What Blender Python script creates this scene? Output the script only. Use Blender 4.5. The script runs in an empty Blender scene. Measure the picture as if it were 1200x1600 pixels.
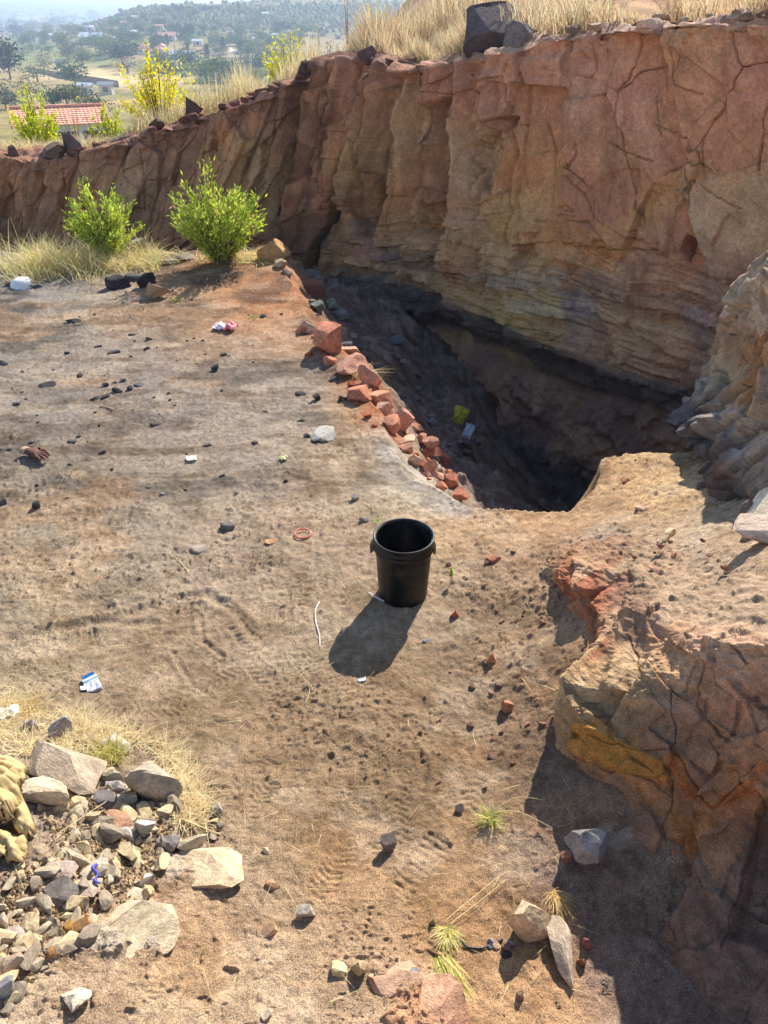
import bpy, bmesh, math, random
import numpy as np
from mathutils import Vector, Matrix, Euler

# ------------------------------------------------------------------ camera, sky, sun, exposure
scene = bpy.context.scene
COL = scene.collection
F_PX, CU, CV, PITCH, CAM_Z = 1200.0, 600.0, 800.0, math.radians(33.4), 2.5
cam_d = bpy.data.cameras.new('camera'); cam = bpy.data.objects.new('camera', cam_d); COL.objects.link(cam)
cam.location = (0, 0, CAM_Z); cam.rotation_euler = (math.pi/2 - PITCH, 0, 0)
cam_d.sensor_fit = 'HORIZONTAL'; cam_d.sensor_width = 36; cam_d.lens = 36*F_PX/1200
cam_d.clip_start = 0.05; cam_d.clip_end = 20000
scene.camera = cam
SUN_EL, SUN_AZ = math.radians(35.8), math.radians(24.0)          # azimuth from +Y towards +X
SUN = np.array([math.sin(SUN_AZ)*math.cos(SUN_EL), math.cos(SUN_AZ)*math.cos(SUN_EL), math.sin(SUN_EL)])
world = bpy.data.worlds.new('World'); scene.world = world; world.use_nodes = True
wn = world.node_tree.nodes; wl = world.node_tree.links
sky = wn.new('ShaderNodeTexSky'); sky.sky_type = 'NISHITA'; sky.sun_disc = False
sky.sun_elevation = SUN_EL; sky.sun_rotation = SUN_AZ
sky.air_density = 1.0; sky.dust_density = 0.7; sky.ozone_density = 1.0; sky.altitude = 1000
bg = wn['Background']; bg.inputs['Strength'].default_value = 0.105
wl.new(sky.outputs[0], bg.inputs['Color'])
sd = bpy.data.lights.new('sun', 'SUN'); sd.energy = 4.6; sd.angle = math.radians(0.53); sd.color = (1.0, 0.95, 0.87)
so = bpy.data.objects.new('sun', sd); COL.objects.link(so)
so.rotation_euler = Vector((-SUN[0], -SUN[1], -SUN[2])).to_track_quat('-Z', 'Y').to_euler()
vs = scene.view_settings; scene.display_settings.display_device = 'sRGB'
vs.view_transform = 'Standard'; vs.look = 'None'; vs.gamma = 1.0; vs.use_curve_mapping = False; vs.exposure = 1.06
scene.cycles.use_denoising = True
scene.cycles.max_bounces = 6; scene.cycles.diffuse_bounces = 4; scene.cycles.transparent_max_bounces = 8
scene.cycles.volume_bounces = 0

rng = np.random.default_rng(7); R = random.Random(11)
CP, SP = math.cos(PITCH), math.sin(PITCH)

# ------------------------------------------------------------------ maths helpers
def phi(v): return PITCH + np.arctan((np.asarray(v, float) - CV)/F_PX)
def P(u, v, y=None, z=None):
    """world point on the viewing ray of photo pixel (u,v) at forward distance y or height z"""
    if y is None: y = (CAM_Z - z)/np.tan(phi(v))
    z = CAM_Z - y*np.tan(phi(v))
    d = y*CP + (CAM_Z - z)*SP
    return np.array([(u - CU)/F_PX*d, y, z])
def proj(x, y, z):
    d = y*CP + (CAM_Z - z)*SP
    return CU + F_PX*x/d, CV - F_PX*(y*SP - (CAM_Z - z)*CP)/d
def sstep(a, b, x):
    t = np.clip((x - a)/(b - a), 0, 1); return t*t*(3 - 2*t)
def _h(ix, iy, iz, seed):
    n = (ix.astype(np.int64)*374761393 + iy.astype(np.int64)*668265263 + iz.astype(np.int64)*2147483647 + seed*974634777) & 0xffffffff
    n = ((n ^ (n >> 13))*1274126177) & 0xffffffff
    n = ((n ^ (n >> 16))*2246822519) & 0xffffffff
    return ((n ^ (n >> 15)) & 0xffffff)/float(0xffffff)
def noise(x, y, z=0.0, seed=0):
    x, y, z = np.broadcast_arrays(np.asarray(x, float), np.asarray(y, float), np.asarray(z, float))
    fx, fy, fz = np.floor(x), np.floor(y), np.floor(z)
    tx, ty, tz = x - fx, y - fy, z - fz
    tx = tx*tx*tx*(tx*(tx*6 - 15) + 10); ty = ty*ty*ty*(ty*(ty*6 - 15) + 10); tz = tz*tz*tz*(tz*(tz*6 - 15) + 10)
    o = 0
    for dx in (0, 1):
        for dy in (0, 1):
            for dz in (0, 1):
                o = o + _h(fx + dx, fy + dy, fz + dz, seed)*(tx if dx else 1 - tx)*(ty if dy else 1 - ty)*(tz if dz else 1 - tz)
    return o*2 - 1
def noise2(x, y, seed=0):
    x, y = np.broadcast_arrays(np.asarray(x, float), np.asarray(y, float))
    fx, fy = np.floor(x), np.floor(y); tx, ty = x - fx, y - fy
    tx = tx*tx*tx*(tx*(tx*6 - 15) + 10); ty = ty*ty*ty*(ty*(ty*6 - 15) + 10); o = 0; k = np.zeros_like(fx)
    for dx in (0, 1):
        for dy in (0, 1):
            o = o + _h(fx + dx, fy + dy, k, seed)*(tx if dx else 1 - tx)*(ty if dy else 1 - ty)
    return o*2 - 1
def fbm(x, y, oct=4, seed=0, gain=0.5):
    o = 0; a = 1; s = 0
    for i in range(oct):
        o = o + a*noise2(x*2**i + 17.3*i, y*2**i - 9.1*i, seed + i); s += a; a *= gain
    return o/s*1.5
def voronoi(x, y, seed=0):
    """nearest cell: id hash, F1, F2, offset to the cell point"""
    fx, fy = np.floor(x), np.floor(y); k = np.zeros_like(fx)
    f1 = np.full(x.shape, 9.0); f2 = f1.copy(); cid = np.zeros(x.shape); ox = np.zeros(x.shape); oy = np.zeros(x.shape); ci = np.zeros(x.shape); cj = np.zeros(x.shape)
    for dx in (-1, 0, 1):
        for dy in (-1, 0, 1):
            gx, gy = fx + dx, fy + dy
            px = gx + .1 + .8*_h(gx, gy, k, seed); py = gy + .1 + .8*_h(gx, gy, k + 1, seed)
            d = np.hypot(x - px, y - py); m = d < f1
            f2 = np.where(m, f1, np.minimum(f2, d))
            f1 = np.where(m, d, f1); ox = np.where(m, x - px, ox); oy = np.where(m, y - py, oy); ci = np.where(m, gx, ci); cj = np.where(m, gy, cj)
    return ci, cj, f1, f2, ox, oy
def cellrand(ci, cj, k, seed): return _h(ci, cj, np.full_like(ci, k), seed)*2 - 1
def seg_dist(x, y, pts, closed=False):
    """distance and side (left of travel > 0) to a polyline"""
    best = np.full(np.shape(x), 1e9); side = np.zeros(np.shape(x)); n = len(pts)
    for i in range(n if closed else n - 1):
        (ax, ay), (bx, by) = pts[i], pts[(i + 1) % n]
        dx, dy = bx - ax, by - ay; L = dx*dx + dy*dy + 1e-12
        t = np.clip(((x - ax)*dx + (y - ay)*dy)/L, 0, 1)
        d = np.hypot(x - ax - t*dx, y - ay - t*dy); m = d < best - 1e-9
        best = np.where(m, d, best); side = np.where(m, np.sign(dx*(y - ay) - dy*(x - ax)), side)
    return best, side
def inside(x, y, pts):
    c = np.zeros(np.shape(x), bool); n = len(pts)
    for i in range(n):
        (ax, ay), (bx, by) = pts[i], pts[(i + 1) % n]
        if ay == by: continue
        c ^= ((ay > y) != (by > y)) & (x < (bx - ax)*(y - ay)/(by - ay) + ax)
    return c
def poly_sd(x, y, pts):
    d, _ = seg_dist(x, y, pts, True); return np.where(inside(x, y, pts), d, -d)
def lin(c):
    c = np.asarray(c, float)/255.0
    return np.where(c <= .04045, c/12.92, ((c + .055)/1.055)**2.4)
def idw(u, v, pts, power=3.0, soft=20.0):
    """blend of coloured points: pts = [(u, v, (r,g,b)), ...] in sRGB 0..255 albedo"""
    W = 0; A = 0
    for (a, b, c) in pts:
        w = 1.0/((u - a)**2 + (v - b)**2 + soft*soft)**(power/2*1.0)
        W = W + w; A = A + w[..., None]*lin(c)
    return A/W[..., None]

# ------------------------------------------------------------------ mesh helpers
def mesh_np(name, V, Fq=None, Ft=None, cols=None, smooth=True):
    me = bpy.data.meshes.new(name); V = np.asarray(V, np.float32)
    nq = 0 if Fq is None else len(Fq); nt = 0 if Ft is None else len(Ft)
    me.vertices.add(len(V)); me.vertices.foreach_set('co', V.ravel())
    loops = []; starts = []; tot = 0
    if nq: loops.append(np.asarray(Fq, np.int32).ravel()); starts.append(np.arange(nq)*4); tot = nq*4
    if nt: loops.append(np.asarray(Ft, np.int32).ravel()); starts.append(tot + np.arange(nt)*3)
    loops = np.concatenate(loops); starts = np.concatenate(starts).astype(np.int32)
    me.loops.add(len(loops)); me.loops.foreach_set('vertex_index', loops)
    me.polygons.add(nq + nt); me.polygons.foreach_set('loop_start', starts)
    me.polygons.foreach_set('use_smooth', np.full(nq + nt, smooth, bool))
    me.update(calc_edges=True); me.validate()
    if cols is not None:
        at = me.color_attributes.new('Col', 'FLOAT_COLOR', 'POINT')
        c4 = np.ones((len(V), 4), np.float32); c4[:, :3] = cols
        at.data.foreach_set('color', c4.ravel())
    return me
def grid_faces(nr, nc, flip=False):
    i = np.arange(nr*nc).reshape(nr, nc)
    q = np.stack([i[:-1, :-1], i[:-1, 1:], i[1:, 1:], i[1:, :-1]], -1).reshape(-1, 4)
    return q[:, ::-1] if flip else q
def link(name, me, mat=None, parent=None):
    o = bpy.data.objects.new(name, me); COL.objects.link(o)
    if mat is not None and me is not None and len(me.materials) == 0: me.materials.append(mat)
    if parent is not None: o.parent = parent
    return o
def tag(o, label=None, cat=None, group=None, kind=None):
    if label: o['label'] = label
    if cat: o['category'] = cat
    if group: o['group'] = group
    if kind: o['kind'] = kind
    return o
def empty(name, loc, label, cat, group=None, rz=0.0):
    o = bpy.data.objects.new(name, None); COL.objects.link(o); o.location = loc; o.rotation_euler = (0, 0, rz)
    o.empty_display_size = .05
    return tag(o, label, cat, group)

# ------------------------------------------------------------------ materials
def new_mat(name):
    m = bpy.data.materials.new(name); m.use_nodes = True
    nt = m.node_tree; b = nt.nodes['Principled BSDF']; return m, nt, b
def N(nt, typ, **kw):
    n = nt.nodes.new(typ)
    for k, v in kw.items():
        if k in n.inputs: n.inputs[k].default_value = v
        else: setattr(n, k, v)
    return n
def mineral(name, source='attr', scale=30.0, contrast=.5, bump=.4, bdist=.01, rough=.9, fine=6.0, spec=.2, grit=0, crack=0, gritc=1.0):
    """earth or stone: base colour (vertex attribute, object colour or value) broken up by two noises, noise bump"""
    m, nt, b = new_mat(name); L = nt.links
    tc = N(nt, 'ShaderNodeTexCoord'); geo = N(nt, 'ShaderNodeNewGeometry')
    co = geo.outputs['Position'] if isinstance(source, str) and source == 'attr' else tc.outputs['Object']
    if isinstance(source, str) and source == 'attr': src = N(nt, 'ShaderNodeAttribute', attribute_name='Col').outputs['Color']
    elif isinstance(source, str):
        oi = N(nt, 'ShaderNodeObjectInfo'); src = oi.outputs['Color']
        ad = N(nt, 'ShaderNodeVectorMath', operation='ADD'); cb = N(nt, 'ShaderNodeCombineXYZ')
        mu = N(nt, 'ShaderNodeMath', operation='MULTIPLY'); mu.inputs[1].default_value = 40.0
        L.new(oi.outputs['Random'], mu.inputs[0]); L.new(mu.outputs[0], cb.inputs[0]); L.new(mu.outputs[0], cb.inputs[1])
        L.new(co, ad.inputs[0]); L.new(cb.outputs[0], ad.inputs[1]); co = ad.outputs[0]
    else:
        rgb = N(nt, 'ShaderNodeRGB'); rgb.outputs[0].default_value = (*source, 1); src = rgb.outputs[0]
    n1 = N(nt, 'ShaderNodeTexNoise', Scale=scale, Detail=6.0, Roughness=.65); L.new(co, n1.inputs['Vector'])
    n2 = N(nt, 'ShaderNodeTexNoise', Scale=scale*fine, Detail=3.0, Roughness=.7); L.new(co, n2.inputs['Vector'])
    mr = N(nt, 'ShaderNodeMapRange'); mr.inputs['From Min'].default_value = .3; mr.inputs['From Max'].default_value = .7
    mr.inputs['To Min'].default_value = 1 - contrast; mr.inputs['To Max'].default_value = 1 + contrast*.8; L.new(n1.outputs['Fac'], mr.inputs['Value'])
    mr2 = N(nt, 'ShaderNodeMapRange'); mr2.inputs['From Min'].default_value = .3; mr2.inputs['From Max'].default_value = .7
    mr2.inputs['To Min'].default_value = 1 - contrast*.8; mr2.inputs['To Max'].default_value = 1 + contrast*.7; L.new(n2.outputs['Fac'], mr2.inputs['Value'])
    mm = N(nt, 'ShaderNodeMath', operation='MULTIPLY'); L.new(mr.outputs[0], mm.inputs[0]); L.new(mr2.outputs[0], mm.inputs[1])
    mx = N(nt, 'ShaderNodeVectorMath', operation='SCALE'); L.new(src, mx.inputs[0]); L.new(mm.outputs[0], mx.inputs['Scale'])
    out = mx.outputs[0]
    L.new(out, b.inputs['Base Color'])
    b.inputs['Roughness'].default_value = rough; b.inputs['Specular IOR Level'].default_value = spec
    add = N(nt, 'ShaderNodeMath', operation='MULTIPLY_ADD'); L.new(n2.outputs['Fac'], add.inputs[0]); add.inputs[1].default_value = .6; L.new(n1.outputs['Fac'], add.inputs[2])
    if grit:
        n3 = N(nt, 'ShaderNodeTexNoise', Scale=grit, Detail=2.0, Roughness=.8); L.new(co, n3.inputs['Vector'])
        mr3 = N(nt, 'ShaderNodeMapRange'); mr3.inputs['From Min'].default_value = .34; mr3.inputs['From Max'].default_value = .66
        mr3.inputs['To Min'].default_value = 1 - .45*gritc; mr3.inputs['To Max'].default_value = 1 + .35*gritc; L.new(n3.outputs['Fac'], mr3.inputs['Value'])
        m3 = N(nt, 'ShaderNodeMath', operation='MULTIPLY'); L.new(mm.outputs[0], m3.inputs[0]); L.new(mr3.outputs[0], m3.inputs[1]); L.new(m3.outputs[0], mx.inputs['Scale'])
        ad3 = N(nt, 'ShaderNodeMath', operation='MULTIPLY_ADD'); L.new(n3.outputs['Fac'], ad3.inputs[0]); ad3.inputs[1].default_value = .45; L.new(add.outputs[0], ad3.inputs[2]); add = ad3
    if crack:
        wn_ = N(nt, 'ShaderNodeTexNoise', Scale=crack*.9, Detail=4.0); L.new(co, wn_.inputs['Vector'])
        va = N(nt, 'ShaderNodeVectorMath', operation='MULTIPLY_ADD'); va.inputs[1].default_value = (.55/crack,)*3; L.new(wn_.outputs['Color'], va.inputs[0]); L.new(co, va.inputs[2])
        vo = N(nt, 'ShaderNodeTexVoronoi', feature='DISTANCE_TO_EDGE', Scale=crack); L.new(va.outputs[0], vo.inputs['Vector'])
        mc = N(nt, 'ShaderNodeMapRange'); mc.inputs['From Max'].default_value = .022; mc.inputs['To Min'].default_value = .35; L.new(vo.outputs['Distance'], mc.inputs['Value'])
        nb_ = N(nt, 'ShaderNodeTexNoise', Scale=crack*.5, Detail=2.0); L.new(co, nb_.inputs['Vector'])
        mb = N(nt, 'ShaderNodeMapRange'); mb.inputs['From Min'].default_value = .6; mb.inputs['From Max'].default_value = .68; L.new(nb_.outputs['Fac'], mb.inputs['Value'])
        mxc = N(nt, 'ShaderNodeMix', data_type='FLOAT'); mxc.inputs['A'].default_value = 1.0; L.new(mb.outputs[0], mxc.inputs['Factor']); L.new(mc.outputs[0], mxc.inputs['B'])
        m4 = N(nt, 'ShaderNodeMath', operation='MULTIPLY'); L.new(mx.inputs['Scale'].links[0].from_socket, m4.inputs[0]); L.new(mxc.outputs[0], m4.inputs[1]); L.new(m4.outputs[0], mx.inputs['Scale'])
        ad4 = N(nt, 'ShaderNodeMath', operation='MULTIPLY_ADD'); L.new(mxc.outputs[0], ad4.inputs[0]); ad4.inputs[1].default_value = .7; L.new(add.outputs[0], ad4.inputs[2]); add = ad4
    bp = N(nt, 'ShaderNodeBump', Strength=bump, Distance=bdist); L.new(add.outputs[0], bp.inputs['Height']); L.new(bp.outputs[0], b.inputs['Normal'])
    return m
def plain(name, color, rough=.6, spec=.3, trans=0.0, var=0.0, metal=0.0):
    m, nt, b = new_mat(name); L = nt.links
    b.inputs['Base Color'].default_value = (*color, 1); b.inputs['Roughness'].default_value = rough
    b.inputs['Specular IOR Level'].default_value = spec; b.inputs['Metallic'].default_value = metal
    tc = N(nt, 'ShaderNodeTexCoord'); n1 = N(nt, 'ShaderNodeTexNoise', Scale=40.0, Detail=4.0); L.new(tc.outputs['Object'], n1.inputs['Vector'])
    mr = N(nt, 'ShaderNodeMapRange'); mr.inputs['To Min'].default_value = 1 - .25 - var; mr.inputs['To Max'].default_value = 1.25 + var; L.new(n1.outputs['Fac'], mr.inputs['Value'])
    mx = N(nt, 'ShaderNodeVectorMath', operation='SCALE'); mx.inputs[0].default_value = color; L.new(mr.outputs[0], mx.inputs['Scale'])
    L.new(mx.outputs[0], b.inputs['Base Color'])
    return m
def leafy(name, source='attr', trans=.45, rough=.6):
    m, nt, b = new_mat(name); L = nt.links
    if source == 'attr': src = N(nt, 'ShaderNodeAttribute', attribute_name='Col').outputs['Color']
    else:
        a = N(nt, 'ShaderNodeAttribute', attribute_name='Col'); oi = N(nt, 'ShaderNodeObjectInfo')
        mu = N(nt, 'ShaderNodeVectorMath', operation='MULTIPLY'); L.new(a.outputs['Color'], mu.inputs[0]); L.new(oi.outputs['Color'], mu.inputs[1]); src = mu.outputs[0]
    L.new(src, b.inputs['Base Color']); b.inputs['Roughness'].default_value = rough; b.inputs['Specular IOR Level'].default_value = .15
    tr = N(nt, 'ShaderNodeBsdfTranslucent'); L.new(src, tr.inputs['Color'])
    mix = N(nt, 'ShaderNodeMixShader'); mix.inputs[0].default_value = trans
    L.new(b.outputs[0], mix.inputs[1]); L.new(tr.outputs[0], mix.inputs[2])
    L.new(mix.outputs[0], nt.nodes['Material Output'].inputs['Surface'])
    return m
M_GROUND = mineral('dry_earth', 'attr', scale=24.0, contrast=.34, bump=1.0, bdist=.009, rough=.95, fine=6.0, spec=.1, grit=300.0, gritc=1.35)
M_CLIFF = mineral('layered_sandstone', 'attr', scale=5.0, contrast=.26, bump=.8, bdist=.025, rough=.92, fine=5.0, spec=.15, grit=60.0, gritc=.4, crack=1.7)
M_BLOCK = mineral('weathered_shale', 'attr', scale=22.0, contrast=.34, bump=.85, bdist=.01, rough=.92, fine=6.0, spec=.12, grit=300.0, crack=4.0)
M_STONE = mineral('broken_stone', 'object', scale=2.2, contrast=.36, bump=.4, bdist=.02, rough=.9, fine=5.0, spec=.15, grit=34.0, gritc=.35)
M_VALLEY = mineral('valley_ground', 'attr', scale=.12, contrast=.35, bump=.0, rough=.95, fine=6.0, spec=.05)
M_GRASS = leafy('dry_grass', 'attr', .35, .7)
M_LEAF = leafy('green_leaves', 'attr', .5, .5)
M_TREE = leafy('tree_foliage', 'object', .25, .7)
M_WOOD = plain('grey_bark', (.12, .09, .07), .9, .1)

# ------------------------------------------------------------------ the ground: plateau, pit, bench
def pz(lst): return np.array([P(u, v, z=z) for (u, v, z) in lst])
_G = pz([(100,800,0),(300,800,0),(500,800,0),(600,930,0),(700,905,.02),(400,1000,0),(200,1000,0),(600,1150,.0),(750,1000,0),(800,940,.01),(820,1100,0),(860,1350,0),
  (700,1300,0),(500,1300,.02),(300,1200,.04),(600,1500,.06),(400,1500,.1),(200,1450,.2),(50,1300,.24),(0,1150,.14),(100,1600,.3),(500,1650,.14),(800,1600,.03),
  (950,1600,0),(1000,1500,0),(0,900,0),(0,600,0),(200,600,.01),(400,600,0),(300,480,.03),(100,450,0),(400,420,.08),(0,430,0),(550,700,0),(480,550,.01),(420,460,.04),
  (790,860,.035),(840,885,.05),(905,850,.16),(960,840,.25),(1020,860,.35),(1080,870,.45),(1140,880,.56),(1210,890,.70),(1320,890,.85),
  (880,803,.07),(920,770,.12),(960,720,.17),(1020,708,.2),(1090,710,.24),(1040,780,.25),(1110,800,.38),(1180,850,.6),(1250,780,.6),
  (-300,600,0),(-300,1000,.05),(-300,1400,.4),(1500,900,1.0),(1500,1300,.2),(1500,700,.6),(640,740,0),(730,795,.0),(-400,430,0)])
_G = np.vstack([_G, [[0,-2,.9],[-2,-2,.9],[2,-2,.9],[0,-.2,.7],[-1.5,0,.7],[1.5,0,.5],[-6,3,0],[-6,-2,.8],[7,-1,.8],[7,5,1.2],[-8,9,0],[0,.5,.28]]])
_gx, _gy, _gz = _G.T
def _ker(dx, dy): return np.sqrt(dx*dx + dy*dy + .04)
_A = np.zeros((len(_G) + 3, len(_G) + 3)); _A[:len(_G), :len(_G)] = _ker(_gx[:, None] - _gx, _gy[:, None] - _gy) - 0.01*np.eye(len(_G))
_A[:len(_G), len(_G):] = np.stack([np.ones_like(_gx), _gx, _gy], 1); _A[len(_G):, :len(_G)] = _A[:len(_G), len(_G):].T
_W = np.linalg.solve(_A, np.concatenate([_gz, [0, 0, 0]]))
def plateau(x, y):
    x = np.asarray(x, float); y = np.asarray(y, float); o = _W[-3] + _W[-2]*x + _W[-1]*y
    for i in range(len(_G)): o = o + _W[i]*_ker(x - _gx[i], y - _gy[i])
    return o
# pit edge, from the far left round to the front lip
EDGE_L = [tuple(P(u, v, z=0)[:2]) for (u, v) in [(-500, 400), (-200, 398), (0, 396), (150, 394), (290, 398), (380, 400), (425, 408), (446, 430), (462, 465), (480, 495), (530, 550), (580, 610), (612, 680), (650, 750), (728, 796)]]
EDGE_N = [tuple(P(u, v, z=z)[:2]) for (u, v, z) in [(722, 795, 0), (800, 800, .03), (880, 803, .07), (920, 768, .12), (960, 718, .17), (1020, 706, .2), (1092, 706, .24)]] + [(2.6, 4.3), (6, 4.5)]
PIT = EDGE_L[:-1] + EDGE_N + [(9, 16), (-14, 16)]
def floor_z(x):
    return np.interp(x, [-8, -3, -1.6, -.8, .7, 1.8, 2.6, 6], [-.62, -.66, -.75, -.95, -1.6, -2.75, -2.9, -2.9])
def ground(x, y, rough=False):
    x = np.asarray(x, float); y = np.asarray(y, float)
    zp = plateau(x, y)
    wxx = x + fbm(x*1.7, y*1.7, 3, 15)*.10; wyy = y + fbm(x*1.7 + 5, y*1.7, 3, 17)*.10*np.clip((y - 3.8)/1.5, .15, 3)
    ins = inside(wxx, wyy, PIT)
    dl, _ = seg_dist(wxx, wyy, EDGE_L); dn, _ = seg_dist(wxx, wyy, EDGE_N)
    w = 0
    if rough:
        w = fbm(x*2.2, y*2.2, 3, 5)*.08
    kk = np.interp(y, [7.0, 8.5, 10.0, 11.5], [1.05, .88, .50, .40])
    fl = np.where(dl < .25, dl*1.05, .2625 + (dl - .25)*kk)
    fl = np.where(x < -1.0, np.where(dl < .4, dl*.9, .36 + (dl - .4)*.5), fl)
    pl = zp - np.clip(fl + w*np.clip(dl*2, 0, 1), 0, None)
    pn = zp - (dn*2.6 + w)
    z = np.where(ins, np.minimum(zp, np.maximum(np.maximum(pl, floor_z(x) + w*.6), pn)), zp)
    return z
def at(u, v):
    """points where the viewing rays of photo pixels meet the ground"""
    u = np.atleast_1d(np.asarray(u, float)); v = np.atleast_1d(np.asarray(v, float))
    ys = np.geomspace(.5, 13.5, 420); t = np.tan(phi(v))
    y = ys[None, :]; z = CAM_Z - y*t[:, None]; x = (u[:, None] - CU)/F_PX*(y*CP + (CAM_Z - z)*SP)
    g = ground(x, y); below = z < g; k = np.argmax(below, 1); k = np.where(below.any(1), np.maximum(k, 1), len(ys) - 1)
    r = np.arange(len(u)); a = (z - g)[r, k - 1]; b = (z - g)[r, k]; f = np.clip(a/(a - b + 1e-12), 0, 1)
    yy = ys[k - 1] + (ys[k] - ys[k - 1])*f; zz = CAM_Z - yy*t; xx = (u - CU)/F_PX*(yy*CP + (CAM_Z - zz)*SP)
    return np.stack([xx, yy, zz], 1)
def at1(u, v): return at([u], [v])[0]
def gz(x, y): return float(ground(np.array([x]), np.array([y]))[0])

NR, NC = 960, 680
vv = np.concatenate([np.linspace(1750, 332, NR - 60)])
yy = np.concatenate([np.linspace(-3, .33, 60, endpoint=False), CAM_Z/np.tan(phi(vv))])
yy = np.sort(yy); yy = yy[yy < 13.6]; NR = len(yy)
wid = np.maximum(yy*CP + CAM_Z*SP, 1.5)
aa = np.concatenate([np.linspace(-1.7, -.54, 64, endpoint=False), np.linspace(-.54, .54, 640, endpoint=False), np.linspace(.54, 1.7, 64)]); NC = len(aa)
GX = wid[:, None]*aa[None, :]; GY = np.repeat(yy[:, None], NC, 1)
GZ = ground(GX, GY, True)
dl_, _ = seg_dist(GX, GY, EDGE_L); dn_, _ = seg_dist(GX, GY, EDGE_N); insd = inside(GX, GY, PIT)
dedge = np.minimum(dl_, dn_)
# relief: broad undulation, clods, trodden lumps, footprints
und = fbm(GX*1.3, GY*1.3, 3, 21)*.022
cl = fbm(GX*9, GY*9, 4, 31); clod = np.clip(cl - .2, 0, None)**1.2*.012*np.clip(.5 + 1.5*fbm(GX*1.5, GY*1.5, 2, 33), 0, 1.5)
fine = fbm(GX*38, GY*38, 3, 41)*.0042 + np.clip(noise2(GX*95 + 3*fbm(GX*20, GY*20, 2, 44), GY*95, 43) - .35, 0, None)*.012*np.clip(fbm(GX*2.6, GY*2.6, 3, 46)*1.8 + .35, 0, 1.5) + np.clip(noise2(GX*45, GY*45 + 2*fbm(GX*15, GY*15, 2, 48), 49) - .55, 0, None)*.03*np.clip(fbm(GX*1.9 + 4, GY*1.9, 3, 50)*1.8 + .1, 0, 1.2)
near = sstep(6.5, 3.5, GY)
lum = fbm(GX*4 + .6*fbm(GX*3, GY*3, 2, 3), GY*6, 3, 51)*.007
GZ = GZ + und*np.where(insd, 1.6, 1) + insd*(np.clip(fbm(GX*5, GY*5, 4, 45), -.1, None)*.09 + np.clip(fbm(GX*16, GY*16, 3, 47), 0, None)*.035)*np.clip(dedge*3, 0, 1) + clod*(.35 + .65*near) + fine + lum*near
GU, GV = proj(GX, GY, GZ)
# rougher ground: right of the bucket, pinkish bench, foot of the slope
rz_ = sstep(0, 60, poly_sd(GU, GV, [(690, 880), (850, 850), (1250, 820), (1250, 1010), (880, 1000), (880, 1250), (780, 1250), (700, 1050)]))
GZ += rz_*(np.clip(fbm(GX*26, GY*26, 3, 61) - .1, 0, None)*.014)
gl = sstep(-60, 60, poly_sd(GU, GV, [(-200, 1180), (240, 1180), (340, 1260), (400, 1330), (280, 1460), (100, 1640), (-200, 1700)]))
GZ += gl*np.clip(fbm(GX*18, GY*18, 3, 71), -.2, None)*.014
# bedrock slabs breaking the surface low on the left and at the bottom
def slab(pts, h, soft):
    global GZ
    s = sstep(-soft*.3, soft, poly_sd(GU, GV, pts) + fbm(GX*18, GY*18, 2, 81)*8); GZ = GZ + s*h; return s
S1 = slab([(243, 1335), (300, 1318), (345, 1322), (382, 1352), (372, 1378), (335, 1345), (290, 1372), (262, 1390), (246, 1372)], .012, 10)
S2 = slab([(150, 1440), (205, 1415), (255, 1440), (285, 1462), (250, 1485), (190, 1498), (140, 1488)], .014, 16)
S3 = slab([(640, 1530), (690, 1540), (720, 1600), (700, 1640), (640, 1640), (600, 1590)], .02, 14)
S4 = slab([(565, 1510), (620, 1490), (675, 1515), (690, 1545), (640, 1560), (585, 1545)], .016, 12)
# footprints: soles with tread bars pressed into the loose dust
def footprint(u, v, ang, L=.27, dep=.011, bars=9, kind=0):
    global GZ
    c = P(u, v, z=0); ca, sa = math.cos(ang), math.sin(ang)
    m = (np.abs(GX - c[0]) < .25) & (np.abs(GY - c[1]) < .25)
    x = GX[m] - c[0]; y = GY[m] - c[1]; lx = (x*ca + y*sa)/(L/2); ly = (-x*sa + y*ca)
    w = L*.19*(1 - .18*np.cos(lx*3.0 + .4))*np.sqrt(np.clip(1 - np.abs(lx)**4, 0, 1))
    ins = sstep(.008, -.004, np.abs(ly) - w)*(np.abs(lx) < 1)
    rim = np.exp(-((np.abs(ly) - w - .008)/.009)**2)*(np.abs(lx) < 1.03)
    ph = lx*bars + (0 if kind == 0 else np.abs(ly)*40*kind)
    tread = sstep(-.25, .45, np.sin(ph*math.pi))*sstep(.0, .12, 1 - np.abs(lx))
    wear = np.clip(.75 + .9*fbm(GX[m]*6 + u, GY[m]*6, 2, 85), .05, 1.2)
    dep = dep*.85
    GZ[m] = GZ[m] + (-ins*(dep*.4 + dep*.9*tread) + rim*dep*.45)*wear
for q, (u, v, a) in enumerate([(300, 948, 3.3), (380, 990, -.9), (420, 950, -.5), (330, 1010, 2.0), (400, 1040, -.9), (180, 955, .2), (110, 1000, .3), (250, 1000, .1), (360, 900, .3), (440, 905, .4), (430, 1090, -1.2),
      (300, 1100, 1.0), (360, 1150, 1.2), (450, 1190, .5), (400, 1270, 1.2), (690, 1160, -.4), (740, 1240, 1.2), (540, 1330, 2.0), (660, 1360, 1.0), (350, 1250, .3), (480, 1400, .2), (720, 1390, 2.3),
      (640, 1085, .9), (700, 1120, 2.2), (720, 1040, 1.9), (620, 1280, 1.5), (240, 1120, .4), (200, 1060, 2.8), (340, 1065, .6), (500, 1010, 1.2), (470, 930, 2.0), (530, 900, .8), (580, 1045, 1.3), (760, 1160, 1.8), (600, 1380, 1.9), (520, 1370, 1.2)]):
    footprint(u, v, a, .25 + .04*R.random(), .0030 + .0032*R.random(), 8 + q % 4, (0, 1, -1)[q % 3])
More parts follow.
